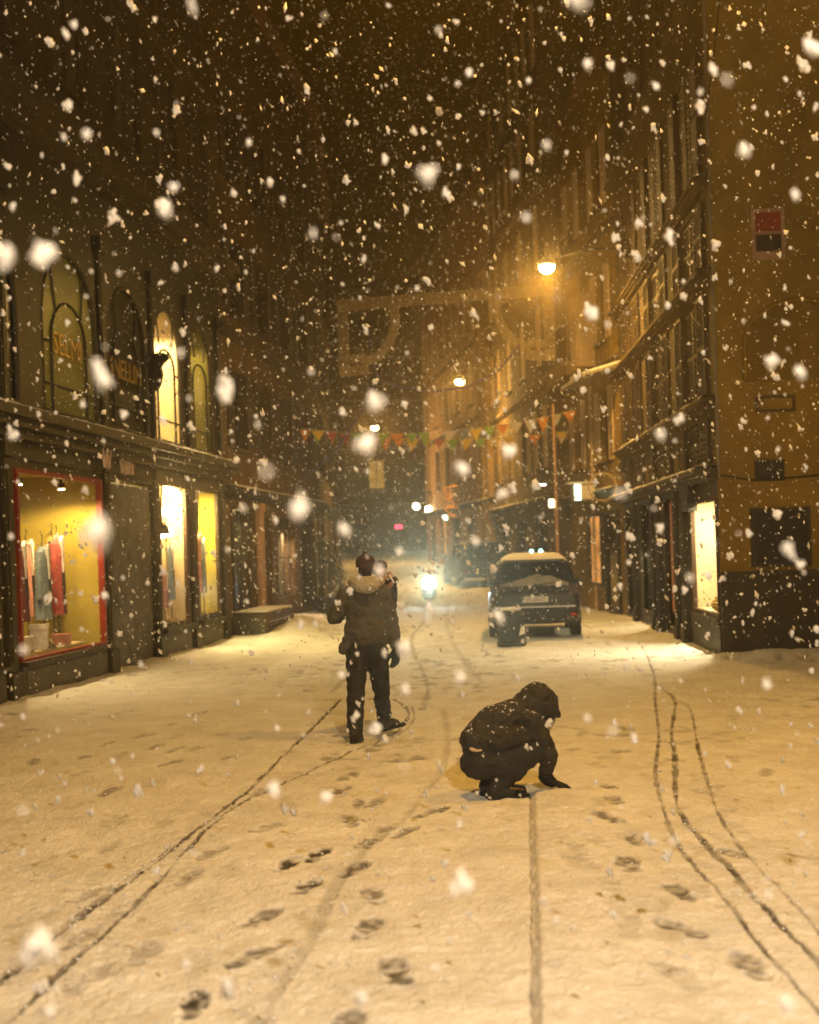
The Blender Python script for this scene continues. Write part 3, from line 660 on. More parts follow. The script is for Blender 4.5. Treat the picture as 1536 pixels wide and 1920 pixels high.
# low terrace box with slatted flank beside the shop
tb=empty('terrace_box',on(L2,.3,-.02,0),LA); tag(tb,'low timber terrace box with slatted side below the pink pillar','terrace')
fr=MB(); W_,D_,Hh=2.7,.75,.52
for x in (0,W_):
    for y in (0,-D_): fr.box(x-.035,x+.035,y-.035,y+.035,0,Hh)
fr.box(-.04,W_+.04,-D_-.045,.0,Hh,Hh+.05); fr.build('frame',M['brown_wood'],tb)
MB().box(-.012,.012,-D_+.036,-.04,.06,Hh-.002).build('end_panel',M['slate_wood'],tb)
for k in range(6): MB().box(.04,W_-.04,-D_-.02,-D_+.012,.05+.078*k,.105+.078*k).build('slat',M['brown_wood'],tb)
sn=MB(); sn.box(0,W_,-D_,-.03,Hh+.051,Hh+.075); sn.build('snow_layer',M['snow_cap'],tb)

# shrub with pale bare canes in a planter
def shrub(name,loc,label,h=1.7,seed=1,canes=3):
    e=empty(name,loc); tag(e,label,'plant'); rr=random.Random(seed)
    p=MB(); p.tube((0,0,0),(0,0,.5),.24,.32,14); p.tube((0,0,.46),(0,0,.53),.35,.35,14); p.build('planter',M['iron'],e,False)
    lv=MB()
    for i in range(520):
        t=rr.random(); r=.48*math.sqrt(rr.random())*(1-.4*t); a=rr.random()*6.283; c=Vector((r*math.cos(a),r*math.sin(a),.5+h*.8*t))
        s=.05+.04*rr.random(); d=Vector((rr.uniform(-1,1),rr.uniform(-1,1),rr.uniform(-.3,1))).normalized(); q=d.orthogonal().normalized()
        lv.add([c,c+d*s+q*s*.35,c+d*2*s,c+d*s-q*s*.35],[(0,1,2,3)])
    lv.build('foliage',mat('leaf%d'%seed,(.04,.045,.014),.6,.5,5),e)
    for k in range(canes):
        c=MB(); x=-.25+.22*k; pts=[(x+.02*j*(k-1)+.10*math.sin(j*.5)*.3,.02*k,.5+j*.36) for j in range(8)]
        c.path([(p_[0]+.05*(p_[2]-.5),p_[1],p_[2]) for p_ in pts],.014,5); c.build('cane',M['shutter_pale'],e)
    return e
shrub('potted_shrub',on(L2,9.0,-.55,0),'dark potted shrub with tall pale bare canes by the left wall',2.0,3,3)
shrub('potted_shrub',on(L2,10.4,-.5,0),'low dark potted shrub without canes, farther along the left wall',1.4,4,0)
# ================================================================== plain houses farther up the street
def house(name,p,q,side,height,wm,label,floors,shop=True,seed=1,lit=None,side_depth=7,balc=False,z0=-.4,sm='shutter',nwin=None):
    """front runs p->q on the ground; side -1 = left of street (front faces right), +1 = right of street"""
    p=Vector((*p,0)); q=Vector((*q,0))
    if side>0: p,q=q,p
    L=(q-p).length; rz=math.atan2(q.y-p.y,q.x-p.x); base=max(0,min(rise1(p.y),rise1(q.y)))
    e=empty(name,(p.x,p.y,base),rz); tag(e,label,'house'); rr=random.Random(seed)
    n=nwin or max(2,int(L/2.6)); wd=1.05; U=[((k+.5)*L/n-wd/2,(k+.5)*L/n+wd/2) for k in range(n)]
    holes=[(a,b,z,z+1.85) for a,b in U for z in floors]; SH=[]
    if shop:
        m_=max(1,int(L/3.4)); SH=[((k+.5)*L/m_-1.15,(k+.5)*L/m_+1.15,.45,2.65) for k in range(m_)]
    facade_wall(0,L,z0,height,holes+SH,.28,side_depth).build('wall',wm,e); pitched_roof(e,0,L,side_depth,height,1.4)
    ledge(e,'shop_cornice',0,L,2.95,.22,.28,M['dark_wood2']); 
    for z in floors[1:]: ledge(e,'string_course',0,L,z-.75,.16,.12,M['stone_dark'])
    for i,(a,b,z,z1) in enumerate(holes):
        pm=None
        if lit and i in lit: pm=lit[i]
        w_=window(e,a,b,z,z1,M['dark_wood2'],pm,sill=M['stone_dark'])
        mode=rr.random()
        if pm: mode=.9
        if mode<.35:
            mid=(a+b)/2; shutter_leaf(e,a+.01,mid-.005,z+.02,z1-.02,M[sm],y=.05); shutter_leaf(e,mid+.005,b-.01,z+.02,z1-.02,M[sm],y=.05)
        else:
            shutter_leaf(e,a-.56,a-.03,z,z1,M[sm],y=-.03); shutter_leaf(e,b+.03,b+.56,z,z1,M[sm],y=-.03)
        if balc and z==floors[0 if balc==1 else 1] : balcony(e,a-.2,b+.2,z-.05,.55)
    for i,(a,b,c,d) in enumerate(SH):
        key='shop%d'%i; pm=lit.get(key) if lit else None
        window(e,a,b,c,d,M['brown_wood'],pm,mull=1,trans=1,name='shop_window')
        MB().box(a-.1,b+.1,-.12,-.002,.33,.43).build('shop_sill',M['stone_dark'],e)
    return e
LITW=emit('lit_window',(1,.55,.10),.35,.5,1.6); LITY=emit('lit_yellow',(1,.66,.13),1.7,.6,3); LITO=emit('lit_orange',(1,.42,.10),.6,.6,2.2)
L3=house('third_left_house',(-2.72,38.6),(-3.1,52),-1,15.5,M['plaster_grey'],'grey house past the potted shrubs with one small golden lit window',(4.3,7.4,10.5),seed=5,lit={'shop1':LITY})
L4=house('fourth_left_house',(-3.1,52.02),(-6.2,72),-1,15,M['plaster_brown'],'far house on the left where the street bends away',(4.3,7.4,10.5),seed=6,lit={4:LITW})
FB=house('end_house',(-13,80),(9,84),-1,17,M['plaster_brown'],'wide far house closing the view at the bend of the street',(4.2,7.3,10.4,13.2),seed=8,nwin=9,lit={16:LITW})
FB.location=(-13,80,rise1(80)); FB.rotation_euler=(0,0,math.atan2(4,22))

# ================================================================== RIGHT corner house with lit shop window and pale gable
RA=math.atan2(-11.5,-.48)
R2=empty('corner_house',(5.18,31,0),RA); RL=11.51
tag(R2,'corner house with pale ochre gable, dark shutters and bright shop window at right','house')
def ys(y): return RL-(y-19.5)*1.0014
SW=(ys(21.75),ys(19.58),.62,2.46)
H5=[SW,(ys(24.8),ys(23.3),.12,2.62),(ys(28.2),ys(26.3),.35,2.62),(ys(30.6),ys(29.2),.15,2.62)]
UX=[(ys(22.0),ys(20.6)),(ys(25.6),ys(24.2)),(ys(29.2),ys(27.8))]
UZ=[(4.05,5.65),(6.05,7.1),(7.55,9.5),(10.8,12.6),(13.6,15.0)]
H6=[(a,b,z0,z1) for a,b in UX for z0,z1 in UZ]; H7=[(a,b,2.98,3.72) for a,b in UX]
facade_wall(0,RL,-.1,2.74,H5,.05,6.5).build('shop_front',M['dark_wood2'],R2)
facade_wall(0,RL,2.74,16.2,H6+H7,.3,6.5).build('wall',M['stone_dark'],R2)
pitched_roof(R2,0,RL,6.5,16.2)
ledge(R2,'shop_cornice',0,RL+.02,2.74,.16,.36,M['dark_wood2']); 
for z in (3.84,5.78,7.2,10.25,13.2): ledge(R2,'string_course',0,RL+.02,z,.15,.22,M['stone_dark'])
for a,b,z0,z1 in H6+H7:
    window(R2,a,b,z0,z1,M['dark_wood2']); mid=(a+b)/2
    for x0_,x1_ in ((a-.68,a-.03),(b+.03,b+.68)): shutter_leaf(R2,x0_,x1_,z0-.02,z1,M['shutter'],y=-.03)
    shutter_leaf(R2,a+.01,mid-.005,z0+.02,z1-.02,M['shutter'],y=.05); shutter_leaf(R2,mid+.005,b-.01,z0+.02,z1-.02,M['shutter'],y=.05)
for y_ in (22.3,23.05,25.2,25.9,28.7):
    p=MB(); x=ys(y_); p.box(x-.13,x+.13,-.10,-.002,.3,2.72); p.box(x-.17,x+.17,-.14,-.002,-.05,.3); p.box(x-.05,x+.05,-.12,-.10,.4,2.6); p.build('pilaster',M['dark_wood2'],R2)
p=MB(); p.box(SW[0]-.05,RL,-.03,-.002,-.05,.5); p.box(SW[0]-.08,RL+.01,-.07,-.002,.5,.60); p.build('window_plinth',M['dark_wood2'],R2)
p=MB(); p.box(ys(21.9),ys(21.2),-.16,-.002,2.30,2.73); p.build('roller_box',M['iron'],R2)
# bright window
a,b,c,d=SW; wf=MB(); e_=.05
for (p_,q_,r_,s_) in ((a,a+e_,c,d),(b-e_,b,c,d),(a+e_,b-e_,c,c+e_),(a+e_,b-e_,d-e_,d)): wf.box(p_,q_,-.03,.04,r_,s_)
ww=wf.build('window_frame',M['brown_wood'],R2); MB().box(a+e_,b-e_,.0,.006,c+e_,d-e_).build('pane',M['glass'],ww)
room(R2,a-.12,b-.0,.60,2.66,.055,1.25,M['cream'],'window_room'); MB().box(a-.05,b-.01,.06,1.2,.61,.67).build('display_floor',M['cream'],R2)
MB().box(a+.95,a+1.0,.22,1.24,.68,2.6).build('partition_panel',M['shutter_pale'],R2)
e=empty('strip_light',on(R2,a+1.0,.34,2.56),RA); tag(e,'strip light along the top of the bright corner shop window','lamp')
MB().box(-.8,.8,-.05,.05,.0,.09).build('housing',M['iron'],e); MB().box(-.78,.78,-.035,.035,-.02,-.002).build('tube',emit('strip_tube',(1,.80,.45),9),e)
light('AREA','lamp_light',(0,0,-.03),240,(1,.80,.45),.9,e,shape='RECTANGLE',size_y=.12)
e=empty('table_lamp',on(R2,b-.45,.16,.675),RA); tag(e,'small glowing table lamp on the floor of bright corner window','lamp')
MB().tube((0,0,0),(0,0,.02),.07,.06,14).build('base',M['gold'],e); MB().tube((0,0,.02),(0,0,.18),.012).build('stem',M['gold'],e); MB().sphere((0,0,.23),.055).build('globe',emit('small_globe',(1,.76,.34),14),e,True)
for k,(dx,dy,r_,hh) in enumerate(((.72,.22,.12,.26),(1.25,.30,.09,.40),(1.0,.17,.12,.22))):
    v=MB(); pr=[(.45,0),(.8,.15),(1,.4),(.85,.65),(.4,.85),(.5,1)]
    for (r0,z0_),(r1,z1_) in zip(pr[:-1],pr[1:]): v.tube((0,0,z0_*hh),(0,0,z1_*hh),r0*r_,r1*r_,16)
    o=v.build('vase',M['gold'] if k!=1 else CL['ochre'],None,True); o.location=on(R2,b-dx,dy,.675)
    tag(o,('squat gilt vase nearest the table lamp in corner window','tall ochre vase farthest from the window glass','wide gilt vase behind the table lamp at window back')[k],'vase','vases in the corner window')
dp_=MB()
for i in range(60):
    x0_=a+.1+1.75*i/60; x1_=a+.1+1.75*(i+1)/60; y0_=.62+.05*math.sin(i*1.1); y1_=.62+.05*math.sin((i+1)*1.1); dp_.add([(x0_,y0_,.69),(x1_,y1_,.69),(x1_,y1_,2.6),(x0_,y0_,2.6)],[(0,1,2,3)])
dp_.build('window_drape',CL['white'],R2,True)
# door with curtain
a,b,c,d=H5[1]; dl=MB(); dl.box(a+.02,b-.02,.14,.19,.10,2.6); dd=dl.build('door',M['brown_wood'],R2)
cv=[]; cf=[]
for i in range(41):
    x=a+.12+(b-a-.5)*i/40; yy=.10+.025*math.sin(i*1.3); cv+=[(x,yy,.45),(x,yy,2.55)]
for i in range(40): cf.append((2*i,2*i+2,2*i+3,2*i+1))
MB().add(cv,cf).build('curtain',CL['rose'],R2,True)
MB().tube((b-.18,.08,1.0),(b-.18,.08,1.35),.015).build('handle',M['zinc'],dd)
# third bay window with chrome rail and hanging cone lamp
a,b,c,d=H5[2]; window(R2,a,b,c,d,M['iron'],M['glass'],mull=1,trans=0,name='shop_window'); room(R2,a-.05,b+.05,c-.03,d+.03,.28,1.3,M['room_dark'],'window_room')
e=empty('cone_lamp',on(R2,(a+b)/2+.2,.5,2.0),RA); tag(e,'hanging chrome cone lamp glowing in the dark right shop window','lamp')
s=MB(); s.tube((0,0,0),(0,0,.55),.16,.03,18); s.tube((0,0,.55),(0,0,.64),.008,.008,5); s.build('lamp_shade',mat('chrome',(.7,.68,.62),.15,.1,3,metal=1),e,True); MB().sphere((0,0,-.01),.06).build('light_bulb',emit('cone_bulb',(1,.86,.5),16),e,True)
light('SPOT','lamp_light',(0,0,-.09),160,(1,.80,.42),.06,e,spot_size=R(165),spot_blend=.3)
for k in range(3):
    MB().tube((a+.55+.25*k,.45,c),(a+.55+.25*k,.45,d),.012).build('chrome_rail',bpy.data.materials['chrome'],R2)
a,b,c,d=H5[3]; window(R2,a,b,c,d,M['dark_wood'],M['dark_pane'],mull=1,trans=1,name='shop_door')
# gable end facing the side street
gb=MB()
gable_rz=math.atan2(-.0,1)
def gable_part(mb,name,m,parent=None):
    o=mb.build(name,m,parent or R2)
    o.location=(RL+.022,0,0); o.rotation_euler=(0,0,R(90))
    return o
gable=gable_part(gb.box(.0,7,-.03,.02,1.32,16.2),'gable_wall',M['plaster_ochre'])
pl=MB(); pl.box(.0,7,-.06,.02,-.1,1.25); pl.box(-.01,7,-.09,.02,1.25,1.32); gable_part(pl,'gable_plinth',M['dark_wood2'])
bd=MB(); bd.box(.46,1.36,-.075,-.032,1.38,2.27); sg=gable_part(bd,'dark_board',M['iron'])
fr=MB()
for (p_,q_,r_,s_) in ((.46,.52,1.38,2.27),(1.30,1.36,1.38,2.27),(.52,1.30,1.38,1.43),(.52,1.30,2.22,2.27)): fr.box(p_,q_,-.095,-.076,r_,s_)
gable_part(fr,'board_frame',M['dark_wood2'])
ni=MB(); ni.prism(arch_pts(.50,2.1,4.2,5.35,4.75),-.06,-.032); gable_part(ni,'blind_arch',mat('plaster_olive',(.17,.115,.025),.9,.25,.9,.3,12))
ni=MB(); ni.path([(x,-.07,z) for x,z in arch_pts(.46,2.14,4.2,5.40,4.75)],.035,6); gable_part(ni,'arch_moulding',M['plaster_ochre'])
fr=MB(); fr.box(.62,1.12,-.07,-.032,6.02,6.80); gable_part(fr,'sign_panel',M['plaster_pink'])
q_=MB(); q_.box(.68,1.06,-.085,-.071,6.45,6.74); gable_part(q_,'sign_red_field',M['red_paint']); q_=MB(); q_.box(.68,1.06,-.085,-.071,6.15,6.40); gable_part(q_,'sign_black_field',M['iron'])
fr=MB()
for (x0_,x1_,z0_,z1_) in ((.60,1.2,3.93,3.97),(.60,1.2,3.72,3.76),(.60,.64,3.76,3.93),(1.16,1.2,3.76,3.93)): fr.box(x0_,x1_,-.06,-.032,z0_,z1_)
gable_part(fr,'small_plaque_frame',M['brown_wood'])
q_=MB(); q_.box(.56,1.0,-.06,-.032,2.68,3.0); gable_part(q_,'street_plate',M['iron'])
cb=MB(); cb.tube((.02,-.06,2.75),(.02,-.06,16),.018); gable_part(cb,'downpipe',M['zinc'])
cb=MB(); cb.path([(.0,-.05,2.80),(.5,-.05,2.70),(1.2,-.05,2.72),(2.5,-.05,2.8)],.012,5); gable_part(cb,'cable',M['iron'])

# third right house: lamp-lit shutters, balcony, snowy canopy
R3=house('third_right_house',(5.18,31.02),(4.74,38),+1,13.8,M['plaster_ochre'],'ochre house under the big street lamp, with balcony and lit shutters',(3.9,6.95,10.3),shop=False,seed=11,sm='shutter_pale')
RA3=R3.rotation_euler[2]
RL3=(Vector((5.18,31.02))-Vector((4.74,38))).length
def y3(y): return RL3-(y-31.02)*1.002
def bay(root,a,b,c,d,pm,fm,out=.03):
    f=MB(); e=.07
    for (p_,q_,r_,s_) in ((a,a+e,c,d),(b-e,b,c,d),(a+e,b-e,c,c+e),(a+e,b-e,d-e,d)): f.box(p_,q_,-.10,-.003,r_,s_)
    o=f.build('shop_window',fm,root); MB().box(a+e,b-e,-.03,-.004,c+e,d-e).build('pane',pm,o); return o
bay(R3,y3(34.9),y3(33.3),.7,2.6,LITO,M['dark_wood2']); bay(R3,y3(32.9),y3(31.4),.1,2.6,M['dark_pane'],M['dark_wood'])
balcony(R3,y3(37.6),y3(34.6),6.75,.75)
for y_,an in ((33.55,-78),(34.35,-70)):       # leaves swung open square to the wall
    lf=MB(); lf.box(0,.56,-.02,.02,0,1.95)
    for zz in (.12,1.0,1.72): lf.box(.03,.53,-.035,.035,zz,zz+.08)
    o=lf.build('open_shutter',M['shutter_pale'],R3); o.location=(y3(y_),-.02,6.45); o.rotation_euler=(0,0,R(an))
cn=MB(); cn.prism([(-.0,0),(.95,-.22),(.95,-.16),(0,.08)],0,3.0)
o=cn.build('canopy',M['zinc'],R3); o.rotation_euler=(0,0,R(-90)); o.location=(y3(33.6),-.005,6.05)
cs=MB(); cs.prism([(.02,.085),(.93,-.155),(.93,-.12),(.02,.14)],.02,2.98); s_=cs.build('snow_layer',M['snow_cap'],o)
pp=MB(); pp.tube((y3(34.2),-.06,0.1),(y3(34.2),-.06,6.0),.045); pp.build('downpipe',M['shutter_pale'],R3)
# lightbox sign and ring sign
e=empty('lightbox_sign',on(R3,y3(33.2),-.5,2.95),RA3); tag(e,'small box sign with a bright greenish tube under snowy canopy','sign')
MB().box(-.42,.02,-.28,.28,-.03,.42).build('box',M['zinc'],e); MB().box(-.425,.025,-.42,.30,.425,.47).build('snow_layer',M['snow_cap'],e)
MB().box(.03,.05,-.26,-.10,.0,.40).build('light_tube',emit('green_tube',(.72,1,.62),5),e); MB().tube((0,.28,.2),(0,.5,.2),.02).build('bracket',M['iron'],e)
MB().box(.03,.045,-.08,.26,.02,.38).build('sign_face',M['white_paint'],e)
rg=MB(); ring=[(0,.33*math.cos(t),.33*math.sin(t)) for t in [2*math.pi*k/28 for k in range(29)]]; rg.path(ring,.02,6)
o=rg.build('ring_sign',M['shutter_pale']); o.location=on(R2,.6,-.55,3.15); o.rotation_euler=(0,0,RA+0); tag(o,'thin round ring sign on a bracket above the dark shop doors','sign')
MB().tube((0,.33,0),(0,.54,0),.015).build('bracket',M['iron'],o)

R4=house('fourth_right_house',(4.25,38.02),(3.35,50),+1,19.5,M['plaster_grey'],'tall grey house stepping into the street beyond the parked car',(4.1,7.2,10.3,13.4,16.2),seed=13,sm='shutter_pale')
R5=house('fifth_right_house',(3.35,50.02),(.9,68),+1,16,M['plaster_pink'],'far rose house on the right, its corner lit orange by a street lamp',(4.2,7.3,10.4),seed=14,lit={'shop1':LITO,5:LITW},sm='shutter_pale')
# pilaster strip on the fifth house that catches the lamp
RL5=(Vector((3.35,50.02))-Vector((.9,68))).length
for x in (RL5-.35,RL5-1.5):
    p=MB(); p.box(x-.3,x+.3,-.22,-.002,0,10.8); p.box(x-.36,x+.36,-.28,-.002,10.8,11.1); p.box(x-.36,x+.36,-.28,-.002,0,.5); p.build('pilaster',M['plaster_ochre'],R5)

# ================================================================== street lamps
bowl=emit('sodium_bowl',(1,.58,.16),700)
bowl_dim=emit('lamp_bowl_dim',(1,.6,.2),45)
def street_lamp(loc,arm,power,label,col=SODIUM,pole=False,group='sodium street lamps',cone=138,bw=None,kind='SPOT'):
    x,y,z=loc; e=empty('street_lamp',(x,y,z)); tag(e,label,'street lamp',group)
    h=MB(); h.sphere((0,0,.06),(.20,.34,.11),16,8); h.build('housing',M['zinc'],e,True)
    b=MB(); b.sphere((0,0,-.035),(.16,.22,.12),16,8); b.build('light_bowl',bw or bowl,e,True)
    a=MB()
    if pole:
        a.tube((arm,0,-z),(arm,0,.35),.075,.05,10); a.path([(arm,0,.33),(arm*.6,0,.36),(arm*.25,0,.22),(0,0,.1)],.03,8); a.tube((arm,0,-z),(arm,0,-z+.5),.11,.09,12)
    else:
        a.path([(arm,0,.30),(arm*.6,0,.34),(arm*.25,0,.22),(0,0,.1)],.028,8); a.tube((arm,0,.1),(arm,0,.5),.05); a.tube((arm,0,-.25),(arm*.5,0,.30),.015)
    a.build('arm',M['iron'],e)
    light(kind,'lamp_light',(0,0,-.24),power,col,.08,e,**({'spot_size':R(cone),'spot_blend':.45} if kind=='SPOT' else {}))
    return e
street_lamp((3.18,28,7.92),1.78,850,'big glaring sodium street lamp on an arm above the parked car',cone=173)
street_lamp((2.0,47,7.96),1.62,1100,'middle glaring street lamp, lower right of picture centre, lighting orange pilasters')
street_lamp((-1.59,64,8.0),-3.4,600,'farthest small street lamp glowing left of centre above bunting')
street_lamp((4.9,10.2,8.0),1.3,700,'added unseen lamp on a pole at the side street mouth, lighting the gable',SODIUM,True,cone=168,bw=bowl_dim)  # unseen lamp, added to brighten the gable and the middle ground
street_lamp((.4,8.6,8.1),-6.3,1000,'added unseen lamp on a long arm over the road, lighting the foreground',SODIUM,bw=bowl_dim,cone=122)  # added out of frame for overhead light and short shadows around the figures
street_lamp((1.4,-.6,5.2),1.4,2750,'added white fill lamp on a pole behind the viewer',(1.0,.76,.48),True,'added fill lamps',bw=bowl_dim,kind='POINT')  # added fill light, acts like a flash on foreground snow and near flakes
# wires that carry nothing but cross the street
wr=MB(); wr.path([(4.5,17.3,9.6),(4.52,18.2,8.6),(4.55,19.3,7.6)],.012,5); wr.path([(4.55,19.3,7.6),(4.9,26,6.9),(5.1,31,6.6)],.012,5); o=wr.build('wall_cable',M['iron']); tag(o,'thin dark cable slanting down across the pale gable edge','cable')

# ================================================================== decoration across the street
DY=33.0
rope=mat('light_rope',(.46,.36,.20),.7,.3,20)
e=empty('festive_arch',(1.1,DY,8.0)); tag(e,'unlit festive light frame with curved corners hanging across the street','decoration')
def ladder(mb,pts,wd,ax):
    """two parallel ropes with rungs along pts"""
    A=[]; B=[]
    for i,(x,z) in enumerate(pts):
        if i<len(pts)-1: tx,tz=pts[i+1][0]-x,pts[i+1][1]-z
        l=math.hypot(tx,tz); nx,nz=-tz/l,tx/l
        A.append((x+nx*wd/2,0,z+nz*wd/2)); B.append((x-nx*wd/2,0,z-nz*wd/2))
    for k in range(5):
        f=k/4; mb.path([tuple(p*(1-f)+q*f for p,q in zip(a_,b_)) for a_,b_ in zip(A,B)],.014,5)
    for (ax_,_,az_),(bx_,_,bz_) in zip(A,B): mb.tube((ax_,0,az_),(bx_,0,bz_),.010,.010,5)
def lerp(a,b,n): return [(a[0]+(b[0]-a[0])*k/n,a[1]+(b[1]-a[1])*k/n) for k in range(n+1)]
m_=MB(); ladder(m_,lerp((-2.78,.16),(2.78,.40),24),.26,0); m_.build('top_beam',rope,e)
for sg in (-1,1):
    zt=.16 if sg<0 else .40
    m_=MB(); ladder(m_,lerp((sg*2.66,zt-.15),(sg*2.66,zt-1.75),9),.24,0); ladder(m_,lerp((sg*2.78,zt-1.72),(sg*2.05,zt-1.66),4),.22,0); m_.build('side_drop',rope,e)
    m_=MB(); arc=[(sg*(2.15-.85*math.sin(t)),zt-.30-1.15*math.cos(t)*1.0+.0) for t in [math.pi/2*k/10 for k in range(11)]]
    ladder(m_,arc,.2,0); ladder(m_,[(sg*1.32,zt-.33),(sg*1.34,zt-.1)],.22,0); ladder(m_,lerp((sg*2.1,zt-1.35),(sg*2.5,zt-1.4),3),.2,0); m_.build('curved_bracket',rope,e)
wv=MB(); wv.tube((-2.7,0,.3),(-4.4,0,.8),.008,.008,4); wv.tube((2.7,0,.5),(4.0,0,1.0),.008,.008,4); wv.build('support_wire',M['iron'],e)
vio=mat('violet_cable',(.10,.075,.22),.6,.3,6)
def cable(pts,label,r=.03):
    m_=MB(); q=[]
    for i in range(len(pts)-1):
        for k in range(6):
            t=k/6; q.append(tuple(pts[i][a]*(1-t)+pts[i+1][a]*t for a in range(3)))
    q.append(pts[-1]); m_.path(q,r,5); o=m_.build('light_garland',vio); tag(o,label,'garland')
cable([(-.95,33.2,7.7),(-.72,33.3,6.3),(-1.2,33.8,5.5),(-1.9,34.6,4.6),(-2.95,35.6,3.85)],'violet unlit light garland slanting down to the left house fronts')
cable([(-.72,33.3,6.3),(-.1,33.2,6.02),(.75,33.1,5.88),(1.6,33.05,5.95),(2.4,33.0,6.35),(3.0,33.0,7.0)],'violet unlit light garland sagging below the festive frame')

FC=[mat('flag_'+n,c,.8,.15,6) for n,c in (('orange',(.85,.34,.04)),('yellow',(.85,.60,.05)),('green',(.30,.50,.06)),('white',(.70,.66,.56)),('red',(.52,.12,.05)),('blue',(.20,.23,.27)))]
def bunting(p,q,sag,n,seed,label):
    e=empty('bunting',(p[0],p[1],p[2])); tag(e,label,'bunting','flag strings across the street'); rr=random.Random(seed); P=Vector(p); Q=Vector(q)
    pt=lambda t: P.lerp(Q,t)-Vector((0,0,4*sag*t*(1-t)))-P
    s=MB(); s.path([pt(k/24) for k in range(25)],.006,4); s.build('cord',M['white_paint'],e)
    for k in range(n):
        if rr.random()<.12: continue
        t=(k+.5)/n; c=pt(t); tw=rr.uniform(-.5,.5); wd=.20*rr.uniform(.8,1.1); h=.37*rr.uniform(.7,1.1); d=(Q-P).normalized()*math.cos(tw)+Vector((0,1,0))*math.sin(tw)*.7
        a=c-d*wd; b=c+d*wd; tip=c+Vector((rr.uniform(-.06,.06),rr.uniform(-.08,.08),-h)); th=Vector((0,.004,0))
        f=MB(); f.add([a,b,tip,a+th,b+th,tip+th],[(0,1,2),(5,4,3),(0,3,4,1),(1,4,5,2),(2,5,3,0)]); f.build('flag',rr.choice(FC[:2]+FC[:3]+FC[:2]+FC),e)
bunting((-3.05,36.0,5.32),(4.72,35.6,5.55),.36,21,3,'string of coloured pennants sagging across the street, the nearer one')
bunting((-2.8,37.6,5.40),(4.7,37.2,5.10),.24,19,9,'string of coloured pennants across the street, the straighter farther one')

# ================================================================== small lit signs far off
def glow_sign(name,loc,size,col,st,label,cat='sign',hung=None):
    e=empty(name,loc); tag(e,label,cat)
    x,z=size; b=MB(); b.box(-x/2-.03,x/2+.03,0,.12,-z/2-.03,z/2+.03); b.build('case',M['iron'],e)
    MB().box(-x/2,x/2,-.015,-.002,-z/2,z/2).build('lit_face',emit(name+'_glow',col,st),e)
    br=MB(); br.tube((0,.1,0),(hung[0]-loc[0],hung[1]-loc[1],hung[2]-loc[2]),.02,.02,5); br.build('bracket',M['iron'],e); return e
glow_sign('tube_sign',(3.7,36.2,3.52),(.36,.05),(1,.95,.72),5,'short white tube light over the pavement beyond the car',hung=(4.7,36.8,3.6))
glow_sign('red_neon_sign',(-.55,63.0,2.95),(.35,.18),(1,.05,.10),4,'small red glowing sign far up the street',hung=(-4.7,63.2,3.6))
glow_sign('green_sign',(1.6,58.0,3.2),(.22,.22),(.7,1,.75),5,'tiny pale green light far along the right houses',hung=(2.3,58,3.4))
for k,(x,z) in enumerate(((.36,4.03),(.98,3.87))):
    e=empty('flood_light',(x,66,z)); tag(e,('left one of two white floodlights on a wire at street end','right one of two white floodlights on a wire at street end')[k],'lamp','floodlights on the wire')
    b=MB(); b.tube((0,0,0),(0,.25,.1),.19,.1,14); b.build('housing',M['iron'],e); MB().sphere((0,-.02,0),(.17,.07,.17)).build('lens',emit('flood_glow%d'%k,(1,.86,.52),38),e,True)
    MB().tube((0,.1,.1),(0,.1,.9-.0*k),.012,.012,5).build('hanger',M['iron'],e)
wr=MB(); wr.path([(-5.2,66.1,5.3),(-2,66.1,4.95),(.36,66.1,4.88),(.98,66.1,4.75),(1.25,66.1,4.78)],.015,5); o=wr.build('carrier_wire',M['iron']); tag(o,'dark wire across the far street carrying two floodlights','wire')
nm=emit('orange_neon',(1,.30,.03),1.0)
e=empty('neon_scribble',(1.75,54.5,3.9)); tag(e,'tangled orange glowing sign on the right, far up street','sign'); rr=random.Random(5)
pts=[(0,0,0)]
for k in range(16): pts.append((.28*math.sin(k*1.9)+.1*rr.uniform(-1,1),.03*rr.uniform(-1,1),.55-.085*k+.12*rr.uniform(-1,1)))
MB().path(pts,.022,5).build('neon_tube',nm,e); MB().tube((0,0,.1),(1.0,.2,.2),.02,.02,5).build('bracket',M['iron'],e)
# slim post with a little lantern beyond the car
e=empty('lantern_post',(3.74,32.6,0)); tag(e,'slim pale post with a small square lantern beside the car','lamp post')
MB().tube((0,0,0),(0,0,5.4),.05,.035,10).build('post',M['plaster_pink'],e); b=MB(); b.tube((0,0,0),(0,0,.35),.10,.08,12); b.build('foot',M['iron'],e)
b=MB(); b.box(-.20,-.04,-.10,.06,2.98,3.02); b.box(-.19,-.05,-.09,.05,2.72,2.76); b.tube((-.12,-.02,3.02),(-.12,-.02,3.12),.05,.01,8); b.build('lantern_frame',M['iron'],e)
MB().box(-.185,-.055,-.085,.045,2.765,2.975).build('lantern_glass',emit('lantern_glow',(1,.80,.45),4.5),e)
# beacon posts with cyan lamps behind the car
e=empty('signal_post',(2.95,30.2,.14)); tag(e,'short post carrying two cyan signal lamps, seen over the car roof','signal')
MB().tube((0,0,0),(0,0,1.48),.04,.04,10).build('post',M['iron'],e); MB().box(-.20,.20,-.04,.06,1.46,1.62).build('lamp_case',M['iron'],e)
for x in (-.11,.11): MB().sphere((x,-.05,1.54),(.045,.02,.045)).build('signal_lamp',emit('cyan%d'%int(x*100),(.35,1,.85),9),e,True)
